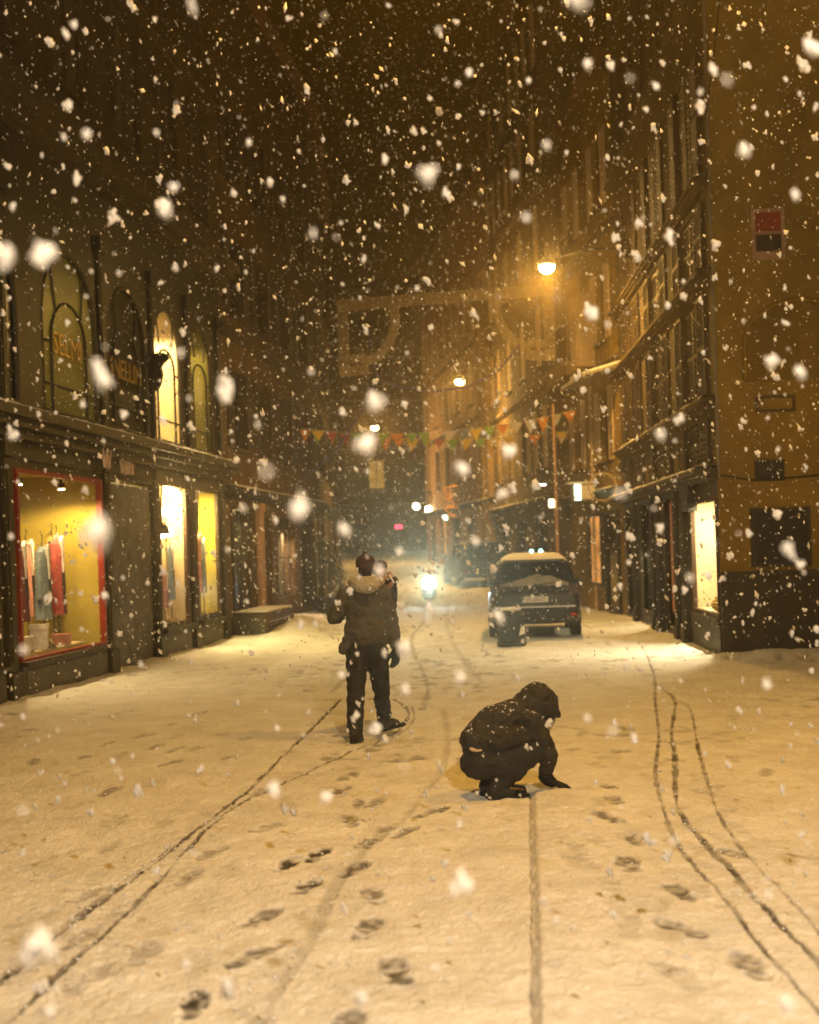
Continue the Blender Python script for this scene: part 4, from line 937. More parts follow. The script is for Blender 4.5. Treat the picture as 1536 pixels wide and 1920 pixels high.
# ================================================================== cars
def car(name,loc,rz,label,plate=True,snowy=True):
    """boxy family car, rear towards -y, length along y"""
    e=empty(name,loc,rz); tag(e,label,'car')
    paint=bpy.data.materials.get('car_paint') or mat('car_paint',(.020,.021,.026),.35,.3,6,.05,spec=.5,snow=.25)
    trim=bpy.data.materials.get('car_trim') or mat('car_trim',(.018,.018,.018),.7,.3,9,.2)
    # lower body loft: sections along y (half width, z bottom, z belt)
    secs=[(-2.12,.74,.42,.86),(-2.06,.84,.30,.95),(-1.80,.90,.24,1.00),(-1.0,.915,.22,1.00),(.2,.915,.22,.98),(1.1,.90,.22,.95),(1.65,.87,.24,.88),(2.0,.80,.28,.78),(2.14,.66,.38,.68)]
    v=[];f=[]
    for (y,hw,zb,zt) in secs:
        r=[(-hw*.90,zb),(-hw,zb+.10),(-hw*1.0,(zb+zt)/2),(-hw*.985,zt-.06),(-hw*.93,zt),(hw*.93,zt),(hw*.985,zt-.06),(hw,(zb+zt)/2),(hw,zb+.10),(hw*.90,zb)]
        v+=[(x,y,z) for x,z in r]
    n=10
    for j in range(len(secs)-1):
        for i in range(n): f.append((j*n+i,(j+1)*n+i,(j+1)*n+(i+1)%n,j*n+(i+1)%n))
    f.append(tuple(range(n))); f.append(tuple(range(len(secs)*n-1,(len(secs)-1)*n-1,-1)))
    body=MB().add(v,f).build('body',paint,e,True); sb_=body.modifiers.new('round','SUBSURF'); sb_.levels=2; sb_.render_levels=2
    # cabin
    cs=[(-2.02,.80,.99,.80,1.0),(-1.78,.79,1.0,.66,1.50),(-1.5,.79,1.0,.655,1.56),(-.4,.79,1.0,.66,1.585),(.35,.79,1.0,.63,1.52),(1.05,.76,.97,.72,1.0)]
    v=[];f=[]
    for (y,bw,zb,tw,zt) in cs:
        v+=[(-bw,y,zb-.02),(-(bw+tw)/2-.015,y,(zb+zt)/2),(-tw-.02,y,zt-.07),(-tw+.09,y,zt),(tw-.09,y,zt),(tw+.02,y,zt-.07),((bw+tw)/2+.015,y,(zb+zt)/2),(bw,y,zb-.02)]
    n=8
    for j in range(len(cs)-1):
        for i in range(n-1): f.append((j*n+i,(j+1)*n+i,(j+1)*n+i+1,j*n+i+1))
    f.append(tuple(range(n))); f.append(tuple(range(len(cs)*n-1,(len(cs)-1)*n-1,-1)))
    MB().add(v,f).build('cabin',paint,e,False)
    gls=bpy.data.materials.get('car_glass') or mat('car_glass',(.012,.013,.013),.10,.3,4,spec=.7)
    rear=[(-.70,-2.045,1.03),(.70,-2.045,1.03),(.60,-1.835,1.43),(-.60,-1.835,1.43)]
    q=MB(); q.add(rear+[(a,b+.03,c) for a,b,c in rear],[(0,1,2,3),(7,6,5,4),(0,4,5,1),(1,5,6,2),(2,6,7,3),(3,7,4,0)]); rw_=q.build('rear_window',gls,e)
    fr=[(-.68,1.08,.99),(.68,1.08,.99),(.58,.42,1.47),(-.58,.42,1.47)]
    q=MB(); q.add(fr,[(0,1,2,3)]); q.build('windscreen',gls,e)
    for sg in (-1,1):
        for (y0,y1) in ((-1.65,-.75),(-.68,.2)):
            q=MB(); q.add([(sg*.815,y0,1.04),(sg*.815,y1,1.04),(sg*.715,y1-.05,1.45),(sg*.715,y0+.08,1.45)],[(0,1,2,3)]); q.build('side_window',gls,e)
        for y in (-1.28,1.32):
            wl=MB(); wl.tube((sg*.70,y,.315),(sg*.905,y,.315),.315,.315,26); w_=wl.build('wheel',trim,e); r_=MB(); r_.tube((sg*.90,y,.315),(sg*.925,y,.315),.20,.03,20); r_.build('rim',M['zinc'],w_)
        mr=MB(); mr.sphere((sg*.99,.62,1.02),(.10,.07,.075),10,6); mr.tube((sg*.86,.64,.98),(sg*.95,.63,1.0),.03); mr.build('mirror',trim,e,True)
        tl=MB(); tl.box(min(sg*.86,sg*.66),max(sg*.86,sg*.66),-2.10,-1.98,.86,1.04); tl.build('tail_light',mat('tail_red',(.045,.008,.007),.3,.2,6) if not bpy.data.materials.get('tail_red') else bpy.data.materials['tail_red'],e)
        rl=MB(); rl.box(min(sg*.78,sg*.68),max(sg*.78,sg*.68),-2.175,-2.14,.44,.475); rl.build('reflector',bpy.data.materials.get('reflector_red') or mat('reflector_red',(.75,.03,.012),.3,.1,6),e)
        hl=MB(); hl.sphere((sg*.62,2.0,.66),(.14,.10,.08),10,6); hl.build('headlight',M['white_paint'],e,True)
    bp=MB(); bp.box(-.80,.80,-2.15,-2.03,.30,.56); bp.box(-.84,.84,-2.165,-2.02,.52,.60); bp.build('rear_bumper',trim,e)
    sp=MB(); sp.box(-.60,.60,-1.93,-1.72,1.485,1.525); sp.build('roof_spoiler',paint,e)
    tg=MB(); tg.box(-.56,.56,-2.128,-2.07,.62,.80); tg.build('tailgate_panel',paint,e)
    wp=MB(); wp.tube((0,-2.09,1.03),(.48,-2.045,1.08),.010); wp.tube((0,-2.10,1.02),(0,-2.05,1.04),.025); wp.build('wiper',trim,e)
    if plate:
        p=MB(); p.box(-.26,.26,-2.150,-2.130,.70,.815); po=p.build('number_plate',bpy.data.materials.get('plate_white') or mat('plate_white',(.72,.70,.68),.5,.05,6),e)
        MB().box(-.258,-.215,-2.153,-2.151,.703,.812).build('plate_band',bpy.data.materials.get('plate_blue') or mat('plate_blue',(.05,.07,.2),.5,.05,6),po)
        text_mesh('plate_text','ES-200-LT',.098,trim,po,(.022,-2.152,.724),depth=.002,sx=.88)
        MB().tube((-.02,-2.14,.90),(.02,-2.14,.90),.035,.035,12).build('badge',M['zinc'],e)
    if snowy:
        nx,ny=14,22; v=[];f=[]
        for j in range(ny+1):
            y=-1.86+2.25*j/ny
            for i in range(nx+1):
                u=-1+2*i/nx; ed=max(0,1-max(abs(u)**6,abs(2*j/ny-1)**8)); zz=np.interp(y,[-1.86,-1.5,-.4,.39],[1.50,1.555,1.58,1.515])
                v.append((u*.63,y,zz-.02+.095*ed*(.85+.3*noise.noise(Vector((u*3,y*2,0)))+.1)))
        for j in range(ny):
            for i in range(nx): f.append((j*(nx+1)+i,j*(nx+1)+i+1,(j+1)*(nx+1)+i+1,(j+1)*(nx+1)+i))
        MB().add(v,f).build('roof_snow',M['snow_cap'],e,True)
        v=[];f=[]            # snow clinging to the lower rear window
        for i in range(25):
            u=-1+2*i/24; top=.14+.09*math.sin(u*2.3+.8)+.04*noise.noise(Vector((u*5,1,0)))-.10*max(0,u)
            for t in (0,.5,1):
                k=t*max(.03,top); v.append((u*.66,-2.075+k*.52+.018*math.sin(math.pi*t)*-1,1.02+k))
        for i in range(24):
            for t in range(2): f.append((3*i+t,3*i+3+t,3*i+4+t,3*i+1+t))
        MB().add(v,f).build('window_snow',mat('thin_snow',(.36,.34,.30),.9,.35,9,.4) if not bpy.data.materials.get('thin_snow') else bpy.data.materials['thin_snow'],e,True)
        b=MB(); b.box(-.78,.78,-2.155,-2.06,.601,.625); b.build('bumper_snow',M['snow_cap'],e)
        hd=MB(); hd.sphere((0,1.55,.90),(.72,.50,.07),18,8); hd.build('bonnet_snow',M['snow_cap'],e,True)
    return e
car('parked_car',(2.52,26.75,.02),R(-4.5),'dark car with snow on its roof and rear window, parked at right')
car('parked_car',(2.35,47.5,rise1(47.5)),R(8),'far dark car half lost in snowfall beyond the headlight',plate=False,snowy=False)

# squat grey post box-shaped bollard before the car
e=empty('bollard',(1.78,23.3,0)); tag(e,'squat grey bollard with a white reflector before the parked car','bollard')
b=MB(); pr=[(.26,0),(.27,.05),(.25,.10),(.245,.52),(.27,.56),(.27,.60),(.20,.66)]
for (r0,z0_),(r1,z1_) in zip(pr[:-1],pr[1:]): b.tube((0,0,z0_),(0,0,z1_),r0,r1,18)
b.build('post',mat('bollard_grey',(.030,.034,.036),.7,.35,4,.3),e); MB().sphere((0,0,.665),(.2,.2,.05),16,6).build('snow_cap',M['snow_cap'],e,True)
MB().prism([(.12,.20),(.22,.24),(.22,.38),(.16,.36)],-.27,-.20).build('reflector',M['white_paint'],e)

# oncoming scooter, only its headlamp reads through the snow
e=empty('motor_scooter',(.51,38.2,rise1(38.2))); tag(e,'oncoming motor scooter hidden behind its dazzling headlight','scooter')
scp=mat('scooter_paint',(.05,.05,.055),.35,.2,5)
for y,nm_ in ((-.05,'front_wheel'),(1.15,'rear_wheel')):
    w_=MB(); w_.tube((-.055,y,.23),(.055,y,.23),.23,.23,22); wo_=w_.build(nm_,M['iron'],e); r_=MB(); r_.tube((-.06,y,.23),(.06,y,.23),.12,.12,16); r_.build('rim',M['zinc'],wo_)
b=MB(); b.cap((0,.12,.35),.07,(0,.22,.95),.05); b.prism([(-.20,.30),(.20,.30),(.24,.62),(.14,.92),(-.14,.92),(-.24,.62)],.16,.22); b.build('front_shield',scp,e,False)
b=MB(); b.box(-.16,.16,.2,.72,.22,.30); b.cap((0,.75,.45),.03,(0,1.35,.55),.13); b.build('body',scp,e,True)
b=MB(); b.cap((0,.62,.74),.11,(0,1.2,.76),.10); b.build('seat',M['iron'],e,True)
b=MB(); b.tube((-.33,.25,1.0),(.33,.25,1.0),.016); b.tube((0,.22,.9),(0,.25,1.0),.03); b.build('handlebar',M['zinc'],e)
for sg in (-1,1):
    b=MB(); b.tube((sg*.22,.25,1.0),(sg*.28,.24,1.16),.007); b.sphere((sg*.29,.24,1.20),(.05,.015,.035)); b.build('mirror',M['iron'],e,True)
b=MB(); b.sphere((0,.13,.72),(.20,.06,.18),16,10); b.build('headlight',emit('headlight_glow',(.80,.97,1),42),e,True)
hl=light('SPOT','headlight_beam',(0,.0,.72),2000,(.66,.92,1),.07,e,spot_size=R(17),spot_blend=1.0); hl.rotation_euler=(R(92.5),0,R(180))

# ================================================================== people
def blob(name,prims,m,parent,vox=.014,wr=0.0,ws=9,smooth=3,loc=None,cuts=None):
    """tapered limbs and rounded masses fused into one continuous surface"""
    mb=MB()
    for p in prims:
        if p[0]=='c': mb.cap(p[1],p[2],p[3],p[4])
        elif p[0]=='e': mb.sphere(p[1],p[2],18,12,p[3] if len(p)>3 else None)
    o=mb.build(name,m,None)
    r=o.modifiers.new('r','REMESH'); r.mode='VOXEL'; r.voxel_size=vox
    s=o.modifiers.new('s','SMOOTH'); s.iterations=smooth; s.factor=.6
    dg=bpy.context.evaluated_depsgraph_get(); me=bpy.data.meshes.new_from_object(o.evaluated_get(dg)); old=o.data
    o.modifiers.clear(); o.data=me; bpy.data.meshes.remove(old); me.name=name
    if wr:
        me.update(); no=[Vector(v.normal) for v in me.vertices]
        for v,nn in zip(me.vertices,no):
            q=v.co*ws; k=(1-2.2*abs(noise.noise(Vector((q.x,q.y,q.z*1.9)))))*.6+.4*noise.noise(q*2.3)-.25
            v.co+=nn*k*wr
    me.polygons.foreach_set('use_smooth',[True]*len(me.polygons)); me.update()
    if parent: o.parent=parent
    return o
def rel(base): return lambda x,y,z: (x-base[0],y-base[1],z)
SKIN=mat('skin',(.42,.24,.16),.6,.12,10)
HAIR=mat('hair',(.03,.022,.016),.7,.3,30)
jk=mat('jacket_olive',(.072,.064,.050),.85,.4,10,.6,60,snow=.2)
hoodm=mat('hood_fur',(.40,.36,.29),.95,.35,40,.8,90,snow=.3)
tro=mat('trousers_black',(.020,.017,.013),.85,.3,12,.4,60,snow=.02)
glv=mat('glove_black',(.014,.013,.011),.8,.3,14,.3)
bootm=mat('boot_dark',(.022,.018,.013),.7,.3,12,.3,snow=.15)
capm=mat('beanie_brown',(.05,.03,.026),.95,.4,45,.7,80,snow=.15)

# ---- man walking away
b0=(-.46,12.25); P=rel(b0)
man=empty('person',(b0[0],b0[1],0)); tag(man,'person in hooded olive jacket and dark trousers walking away, seen from behind','person')
body=[('e',P(-.44,12.33,1.675),(.075,.095,.115)),('c',P(-.44,12.31,1.60),.055,P(-.45,12.30,1.46),.062),
 ('e',P(-.455,12.32,1.30),(.165,.11,.22)),('e',P(-.455,12.31,1.02),(.15,.105,.18)),
 ('c',P(-.62,12.31,1.43),.06,P(-.74,12.33,1.20),.048),('c',P(-.74,12.33,1.20),.046,P(-.60,12.56,1.26),.036),
 ('c',P(-.285,12.31,1.43),.06,P(-.215,12.31,1.16),.048),('c',P(-.215,12.31,1.16),.046,P(-.175,12.30,.90),.034),
 ('c',P(-.54,12.31,.86),.085,P(-.572,12.27,.46),.058),('c',P(-.572,12.27,.46),.056,P(-.585,12.17,.10),.04),
 ('c',P(-.37,12.32,.86),.085,P(-.33,12.40,.46),.058),('c',P(-.33,12.40,.46),.056,P(-.315,12.50,.16),.04)]
blob('body',body,SKIN,man,.02)
nose=MB(); nose.cap(P(-.44,12.42,1.69),.012,P(-.44,12.44,1.655),.016); nose.build('nose',SKIN,man,True)
for sg in (-1,1):
    er=MB(); er.sphere(P(-.44+sg*.082,12.33,1.665),(.016,.03,.036),10,8); er.build('ear',SKIN,man,True)
jacket=[('e',P(-.455,12.31,1.28),(.215,.155,.24)),('e',P(-.455,12.29,1.05),(.215,.155,.20)),('e',P(-.45,12.31,1.42),(.205,.125,.10)),
 ('c',P(-.63,12.31,1.40),.088,P(-.755,12.32,1.19),.078),('c',P(-.755,12.32,1.19),.078,P(-.62,12.55,1.25),.056),
 ('c',P(-.285,12.31,1.41),.085,P(-.215,12.31,1.16),.072),('c',P(-.215,12.31,1.16),.072,P(-.175,12.30,.915),.058),
 ('c',P(-.60,12.27,.99),.075,P(-.675,12.27,.885),.055),('c',P(-.33,12.28,1.0),.075,P(-.315,12.28,.93),.06),('c',P(-.45,12.24,1.0),.09,P(-.45,12.24,.945),.075)]
blob('jacket',jacket,jk,man,.013,.018,8,2)
hood=[('e',P(-.435,12.20,1.515),(.165,.115,.065)),('e',P(-.43,12.155,1.48),(.125,.085,.065)),('c',P(-.565,12.25,1.525),.05,P(-.56,12.36,1.50),.045),('c',P(-.305,12.25,1.52),.05,P(-.31,12.36,1.50),.045)]
blob('hood',hood,hoodm,man,.012,.012,14,2)
blob('beanie',[('e',P(-.44,12.325,1.705),(.097,.115,.085)),('c',P(-.44,12.255,1.655),.062,P(-.44,12.36,1.665),.078),('e',P(-.44,12.33,1.795),(.028,.028,.022))],capm,man,.010,.006,30,2)
blob('hair',[('e',P(-.44,12.28,1.625),(.07,.07,.06))],HAIR,man,.010,.006,40,1)
trousers=[('e',P(-.455,12.30,.92),(.19,.135,.14)),('c',P(-.55,12.30,.84),.115,P(-.572,12.265,.46),.085),('c',P(-.572,12.265,.46),.085,P(-.588,12.18,.13),.078),
 ('c',P(-.36,12.31,.84),.115,P(-.332,12.40,.46),.083),('c',P(-.332,12.40,.46),.082,P(-.315,12.49,.22),.074)]
blob('trousers',trousers,tro,man,.012,.015,9,2)
def boot(name,heel,toe,ankle,parent,up=0.0):
    h=Vector(heel); t=Vector(toe); d=(t-h).normalized()
    pr=[('c',ankle,.052,h+Vector((0,0,.07)),.052),('c',h+Vector((0,0,.055)),.048,h+d*.12+Vector((0,0,.055)),.050),('c',h+d*.12+Vector((0,0,.05)),.05,t-d*.05+Vector((0,0,.045)),.043)]
    o=blob(name,pr,bootm,parent,.009,.004,18,2)
    sb=MB(); side=d.cross(Vector((0,0,1))).normalized(); out=[]
    for s_,k in ((-.05,.036),(.0,.044),(.10,.040),(.16,.050),(.22,.046),(.27,.025)):
        out.append((h+d*s_,k))
    L_=[c+side*k for c,k in out]; R_=[c-side*k for c,k in reversed(out)]
    ring=L_+R_; n=len(ring); dz=Vector((0,0,.028))
    sb.add(ring+[p+dz for p in ring],[tuple(range(n-1,-1,-1)),tuple(range(n,2*n))]+[(i,(i+1)%n,n+(i+1)%n,n+i) for i in range(n)]); sb.build('sole',M['iron'],o)
    return o
boot('boot',P(-.59,12.10,-.005),P(-.55,12.36,-.005),P(-.588,12.15,.15),man)
boot('boot',P(-.345,12.47,.055),P(-.165,12.58,.085),P(-.315,12.48,.22),man)
def hand(name,wrist,dirv,palm_n,m,parent,curl=.5,size=1.0,side=1):
    """palm, four unequal bent fingers and a thumb from the side of the palm"""
    w_=Vector(wrist); d=Vector(dirv).normalized(); nrm=Vector(palm_n).normalized(); nrm=(nrm-d*nrm.dot(d)).normalized(); s=d.cross(nrm)*side
    pr=[('c',w_,.030*size,w_+d*.035*size,.034*size)]
    for k in range(4):
        o_=(k-1.5)*.021*size; base=w_+d*.085*size+s*o_; pr.append(('c',w_+d*.03*size+s*o_*.7,.020*size,base,.0135*size))
        ln=(.075,.085,.08,.062)[k]*size; a1=base+(d*math.cos(curl*.6)+nrm*math.sin(curl*.6))*ln*.45; a2=a1+(d*math.cos(curl*1.5)+nrm*math.sin(curl*1.5))*ln*.33; a3=a2+(d*math.cos(curl*2.2)+nrm*math.sin(curl*2.2))*ln*.25
        pr+=[('c',base,.0125*size,a1,.0115*size),('c',a1,.0115*size,a2,.0105*size),('c',a2,.0105*size,a3,.009*size)]
    tb_=w_+d*.035*size-s*.03*size; t1=tb_+(d*.75-s*.6+nrm*.3).normalized()*.045*size; t2=t1+(d*.95-s*.1+nrm*.4).normalized()*.035*size
    pr+=[('c',tb_,.017*size,t1,.0135*size),('c',t1,.0135*size,t2,.010*size)]
    return blob(name,pr,m,parent,.0055,.0,1,1)
hand('glove',P(-.175,12.30,.885),(-.02,.03,-1),(-.6,.6,0),glv,man,.35,1.22,1)
hand('glove',P(-.61,12.57,1.26),(1,.35,.15),(0,-.2,1),glv,man,.9,1.1,1)

# ---- child carried on his front, looking over the shoulder
c0=(-.30,12.50); P=rel(c0)
ch=empty('person',(c0[0],c0[1],1.0)); tag(ch,'small child carried in front of the walking person, head above their shoulder','person')
def PC(x,y,z): return (x-c0[0],y-c0[1],z-1.0)
blob('body',[('e',PC(-.305,12.50,1.635),(.068,.075,.085)),('c',PC(-.30,12.51,1.57),.045,PC(-.29,12.53,1.46),.06),('e',PC(-.28,12.54,1.34),(.10,.085,.16)),('c',PC(-.24,12.50,1.44),.035,PC(-.19,12.44,1.50),.03),('c',PC(-.34,12.54,1.22),.055,PC(-.48,12.56,1.12),.045),('c',PC(-.24,12.54,1.2),.055,PC(-.23,12.60,1.02),.042)],SKIN,ch,.012)
blob('jacket',[('c',PC(-.29,12.53,1.48),.075,PC(-.28,12.54,1.28),.115),('c',PC(-.22,12.51,1.46),.050,PC(-.175,12.45,1.52),.045),('c',PC(-.19,12.50,1.44),.05,PC(-.21,12.52,1.28),.06)],CL['dark'],ch,.012,.006,14,2)
blob('beanie',[('e',PC(-.31,12.50,1.665),(.078,.085,.062)),('c',PC(-.335,12.49,1.63),.055,PC(-.31,12.55,1.62),.06)],capm,ch,.010,.005,30,2)
rs=MB(); rs.path([PC(-.222,12.435,1.60),PC(-.20,12.405,1.55),PC(-.172,12.40,1.50)],.0085,6); rs.build('reflective_strip',mat('reflective',(.9,.95,1),.2,.02,5,metal=.2),ch)
hand('hand',PC(-.185,12.44,1.535),(-.5,-.1,.8),(0,-1,0),SKIN,ch,.6,.6,1)

# ---- person crouching to touch the snow
c1=(.57,9.30); U=Vector((math.cos(R(27)),math.sin(R(27)),0)); V_=Vector((-math.sin(R(27)),math.cos(R(27)),0))
cr=empty('person',(c1[0],c1[1],0)); tag(cr,'person in dark hooded coat crouching with one hand on the snow','person')
def Q(f,s,z): return tuple(U*f+V_*s+Vector((0,0,z)))     # f forward, s to the far side, z up, from the feet
black=mat('coat_black',(.030,.024,.014),.85,.4,12,.5,60,snow=.26)
tro2=mat('trousers_charcoal',(.020,.017,.013),.8,.3,12,.4,60,snow=.06)
hs=.19  # hip/knee spread
blob('body',[('e',Q(.455,.10,.625),(.095,.08,.115),Matrix.Rotation(R(27),3,'Z')@Matrix.Rotation(R(35),3,'Y')),('c',Q(.40,.10,.58),.055,Q(.28,.10,.54),.07),
 ('c',Q(.24,.10,.52),.11,Q(-.06,.10,.36),.10),('c',Q(-.08,.02,.24),.09,Q(.26,-.08,.32),.07),('c',Q(.26,-.08,.32),.065,Q(-.02,-.04,.10),.045),
 ('c',Q(-.08,.18,.24),.09,Q(.26,.26,.32),.07),('c',Q(.26,.22,.32),.065,Q(.03,.13,.10),.045),
 ('c',Q(.27,-.02,.53),.06,Q(.36,-.10,.28),.048),('c',Q(.36,-.10,.28),.046,Q(.40,.0,.08),.034),('c',Q(.27,.24,.53),.06,Q(.34,.30,.34),.048),('c',Q(.34,.30,.34),.046,Q(.36,.10,.28),.034)],SKIN,cr,.02)
coat=[('c',Q(.27,.10,.545),.150,Q(.08,.10,.50),.165),('c',Q(.08,.10,.50),.165,Q(-.085,.10,.40),.140),('c',Q(.33,.10,.47),.12,Q(.16,.10,.40),.13),('c',Q(.0,-.01,.42),.095,Q(.26,-.03,.42),.10),('c',Q(.0,.21,.42),.095,Q(.26,.23,.42),.10),
 ('c',Q(.28,-.05,.53),.085,Q(.375,-.115,.29),.070),('c',Q(.375,-.115,.29),.070,Q(.405,-.02,.105),.052),
 ('c',Q(.28,.25,.53),.085,Q(.36,.30,.32),.066),('c',Q(.36,.30,.32),.06,Q(.36,.12,.28),.05)]
blob('coat',coat,black,cr,.012,.017,9,2)
ry=Matrix.Rotation(R(27),3,'Z')@Matrix.Rotation(R(32),3,'Y')
hd=[('e',Q(.415,.10,.635),(.155,.135,.165),ry),('c',Q(.36,.10,.63),.125,Q(.28,.10,.575),.12),('e',Q(.48,.10,.60),(.11,.125,.145),ry)]
hd+=[('c',Q(.44,.0,.70),.035,Q(.555,.02,.55),.030),('c',Q(.44,.20,.70),.035,Q(.555,.18,.55),.030),('c',Q(.46,.02,.735),.03,Q(.46,.18,.735),.03)]
blob('hood',hd,black,cr,.011,.012,12,2)
for f_,s_,z_,r_ in ((.40,-.035,.115,.058),(.36,.16,.285,.052)):
    cu=MB(); cu.sphere(Q(f_,s_,z_),(r_,r_,.022),16,8); cu.build('cuff',glv,cr,True)
blob('scarf',[('c',Q(.42,.10,.47),.06,Q(.50,.10,.465),.05),('c',Q(.50,.10,.465),.045,Q(.565,.10,.50),.022)],hoodm,cr,.011,.008,22,1)
fc=MB(); fc.cap(Q(.535,.10,.60),.016,Q(.56,.10,.57),.014); fc.build('nose',SKIN,cr,True)
us=blob('undershirt',[('c',Q(-.18,.03,.37),.024,Q(-.125,-.005,.36),.026)],mat('shirt_tan',(.62,.46,.27),.9,.1,12),cr,.012,.003,15,1)
tr_=[('e',Q(-.105,.08,.245),(.125,.165,.122),Matrix.Rotation(R(27),3,'Z')),('c',Q(-.08,.02,.24),.118,Q(.27,-.085,.315),.088),('c',Q(.27,-.085,.315),.085,Q(.02,-.05,.12),.068),
 ('c',Q(-.06,.16,.24),.112,Q(.27,.22,.315),.086),('c',Q(.27,.22,.315),.085,Q(.05,.14,.12),.066),('c',Q(.0,-.03,.22),.10,Q(.12,-.06,.20),.09)]
blob('trousers',tr_,tro2,cr,.012,.014,10,2)
def Qv(f,s,z): return Vector(Q(f,s,z))
boot('boot',Qv(-.06,-.05,-.005),Qv(.20,-.09,-.005),Qv(-.02,-.05,.13),cr)
boot('boot',Qv(-.02,.13,-.005),Qv(.23,.17,-.005),Qv(.02,.13,.13),cr)
for k in range(5):
    lc=MB(); lc.tube(Q(.05+.022*k,-.125,.075-.004*k),Q(.055+.022*k,-.045,.085-.004*k),.006,.006,5); lc.build('lace',CL['ochre'],cr)
hand('hand',Q(.42,-.015,.075),tuple(U*.93+V_*.05-Vector((0,0,.30))),(0,0,-1),glv,cr,.16,1.25,1)
hand('hand',Q(.36,.12,.28),tuple(U*.2-V_*1),(0,0,-1),glv,cr,.7,1.1,1)

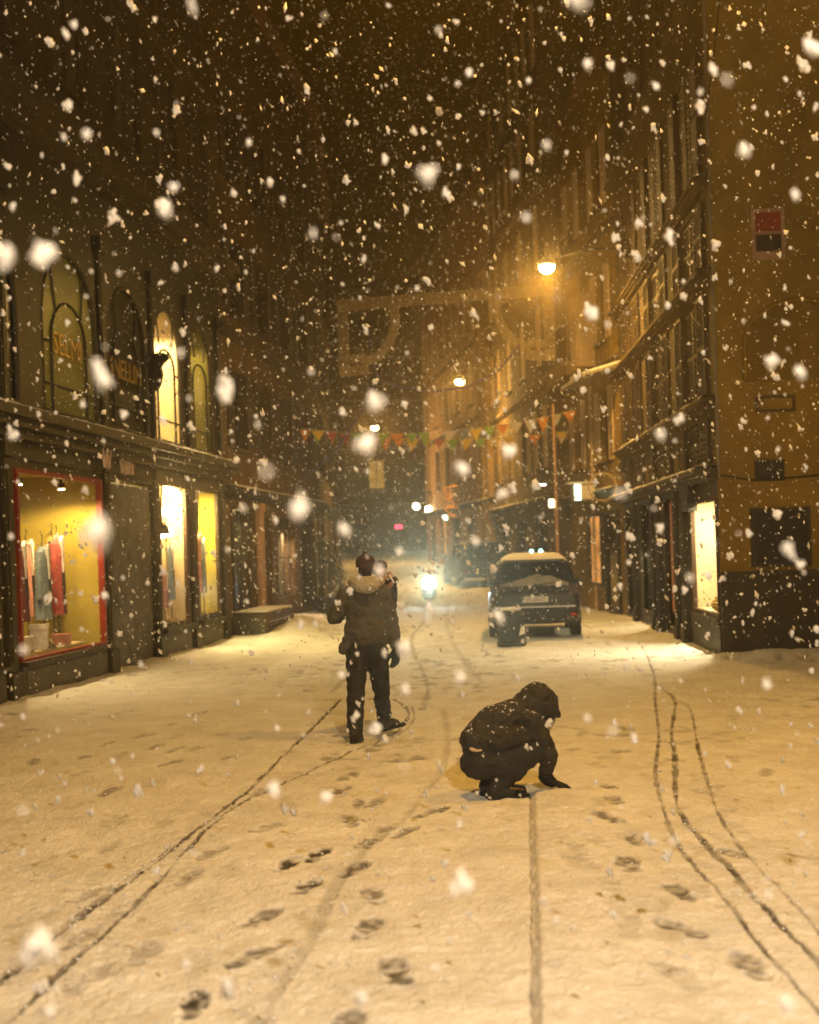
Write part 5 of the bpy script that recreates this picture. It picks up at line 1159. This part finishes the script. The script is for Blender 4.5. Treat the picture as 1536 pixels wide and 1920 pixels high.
# ================================================================== falling snow
def falling_snow():
    rs=np.random.RandomState(21)
    P_=[]
    def fill(n,y0,y1,s0,s1,pw=1.0):
        # uniform in a wedge of air that opens up the street
        y=(y0**3+(y1**3-y0**3)*rs.rand(n))**(1/3.) if pw==1 else y0+(y1-y0)*rs.rand(n)**pw
        x=(rs.rand(n)*2-1)*(.36*y+.6); z=rs.rand(n)*(.50*y+2.2)
        ok=(z>np.where(y>13,.55,.2))&(z<15)&(x>np.maximum(-4.7+.108*(y-18.2),-6.0)-0)&(x<np.where(y>19,4.3,9))&(y<38)|((y>=38)&(x>-2.6)&(x<3.0)&(z>1.5))
        s=s0*np.exp(np.clip(rs.randn(n),-2,1.9)*.58)*s1
        P_.append(np.stack([x,y,z,s],1)[ok])
    fill(250,1.5,3.4,.0080,1)
    fill(2000,3.4,9,.0068,1)
    fill(19000,9,20,.0062,1)
    fill(48000,20,44,.0085,1)
    fill(7000,44,64,.013,1)
    A=np.concatenate(P_); near=A[A[:,1]<9]; far=A[A[:,1]>=9]
    lum=[far]
    for k in range(6):     # a near flake is a loose clump of crystals
        q=near.copy(); q[:,:3]+=rs.randn(len(q),3)*near[:,3:4]*np.array([.36,.36,.42]); q[:,3]*=.45+.35*rs.rand(len(q)); lum.append(q)
    A=np.concatenate(lum); n=len(A)
    t=(1+5**.5)/2
    ico=np.array([(-1,t,0),(1,t,0),(-1,-t,0),(1,-t,0),(0,-1,t),(0,1,t),(0,-1,-t),(0,1,-t),(t,0,-1),(t,0,1),(-t,0,-1),(-t,0,1)])/math.hypot(1,t)
    fi=np.array([(0,11,5),(0,5,1),(0,1,7),(0,7,10),(0,10,11),(1,5,9),(5,11,4),(11,10,2),(10,7,6),(7,1,8),(3,9,4),(3,4,2),(3,2,6),(3,6,8),(3,8,9),(4,9,5),(2,4,11),(6,2,10),(8,6,7),(9,8,1)])
    octa=np.array([(1.,0,0),(-1,0,0),(0,1,0),(0,-1,0),(0,0,1),(0,0,-1)]); fo=np.array([(0,2,4),(2,1,4),(1,3,4),(3,0,4),(2,0,5),(1,2,5),(3,1,5),(0,3,5)])
    VV=[];FF=[];off=0
    for base,fb,B in ((octa,fo,lum[0]),(ico,fi,np.concatenate(lum[1:]))):
        n=len(B); k=len(base)
        V=np.repeat(base[None],n,0)*(1+.55*(rs.rand(n,k,1)-.5)*2)
        V=V*np.stack([.7+.45*rs.rand(n),.7+.45*rs.rand(n),.9+1.3*rs.rand(n)],1)[:,None,:]
        a=-.28+rs.randn(n)*.38; cx,sx=np.cos(a),np.sin(a); x_=V[:,:,0]*cx[:,None]+V[:,:,2]*sx[:,None]; z_=-V[:,:,0]*sx[:,None]+V[:,:,2]*cx[:,None]
        V=np.stack([x_,V[:,:,1],z_],-1)*B[:,None,3:4]+B[:,None,:3]
        VV.append(V.reshape(-1,3)); FF.append((fb[None]+k*np.arange(n)[:,None,None]).reshape(-1,3)+off); off+=n*k
    V=np.concatenate(VV); F=np.concatenate(FF)
    me=bpy.data.meshes.new('falling_snow'); me.vertices.add(len(V)); me.vertices.foreach_set('co',V.ravel()); me.loops.add(F.size); me.loops.foreach_set('vertex_index',F.ravel().astype(np.int32))
    me.polygons.add(len(F)); me.polygons.foreach_set('loop_start',np.arange(0,F.size,3,dtype=np.int32)); me.polygons.foreach_set('use_smooth',np.ones(len(F),dtype=bool)); me.update(calc_edges=True)
    m=bpy.data.materials.new('snowflake'); m.use_nodes=True; T=m.node_tree; N=T.nodes; N.clear(); o_=N.new('ShaderNodeOutputMaterial'); d=N.new('ShaderNodeBsdfDiffuse'); d.inputs['Color'].default_value=(.93,.93,.95,1); tl=N.new('ShaderNodeBsdfTranslucent'); tl.inputs['Color'].default_value=(.93,.93,.95,1); mx=N.new('ShaderNodeMixShader'); mx.inputs[0].default_value=.6
    T.links.new(d.outputs[0],mx.inputs[1]); T.links.new(tl.outputs[0],mx.inputs[2]); T.links.new(mx.outputs[0],o_.inputs[0]); me.materials.append(m)
    o=bpy.data.objects.new('falling_snow',me); C.objects.link(o); tag(o,'thick snowflakes falling all through the street air','snow',kind='stuff')
falling_snow()

# ================================================================== haze: the air full of fine snow
hz=MB(); hz.box(-60,60,-40,140,-1.2,22.0)
hm=bpy.data.materials.new('haze'); hm.use_nodes=True; T=hm.node_tree; T.nodes.clear(); o_=T.nodes.new('ShaderNodeOutputMaterial'); pv=T.nodes.new('ShaderNodeVolumePrincipled')
pv.inputs['Color'].default_value=(.95,.80,.52,1); pv.inputs['Density'].default_value=.0043; pv.inputs['Anisotropy'].default_value=.84
T.links.new(pv.outputs[0],o_.inputs['Volume'])
tag(hz.build('haze',hm),'thin haze of fine snow filling the street','haze',kind='stuff')
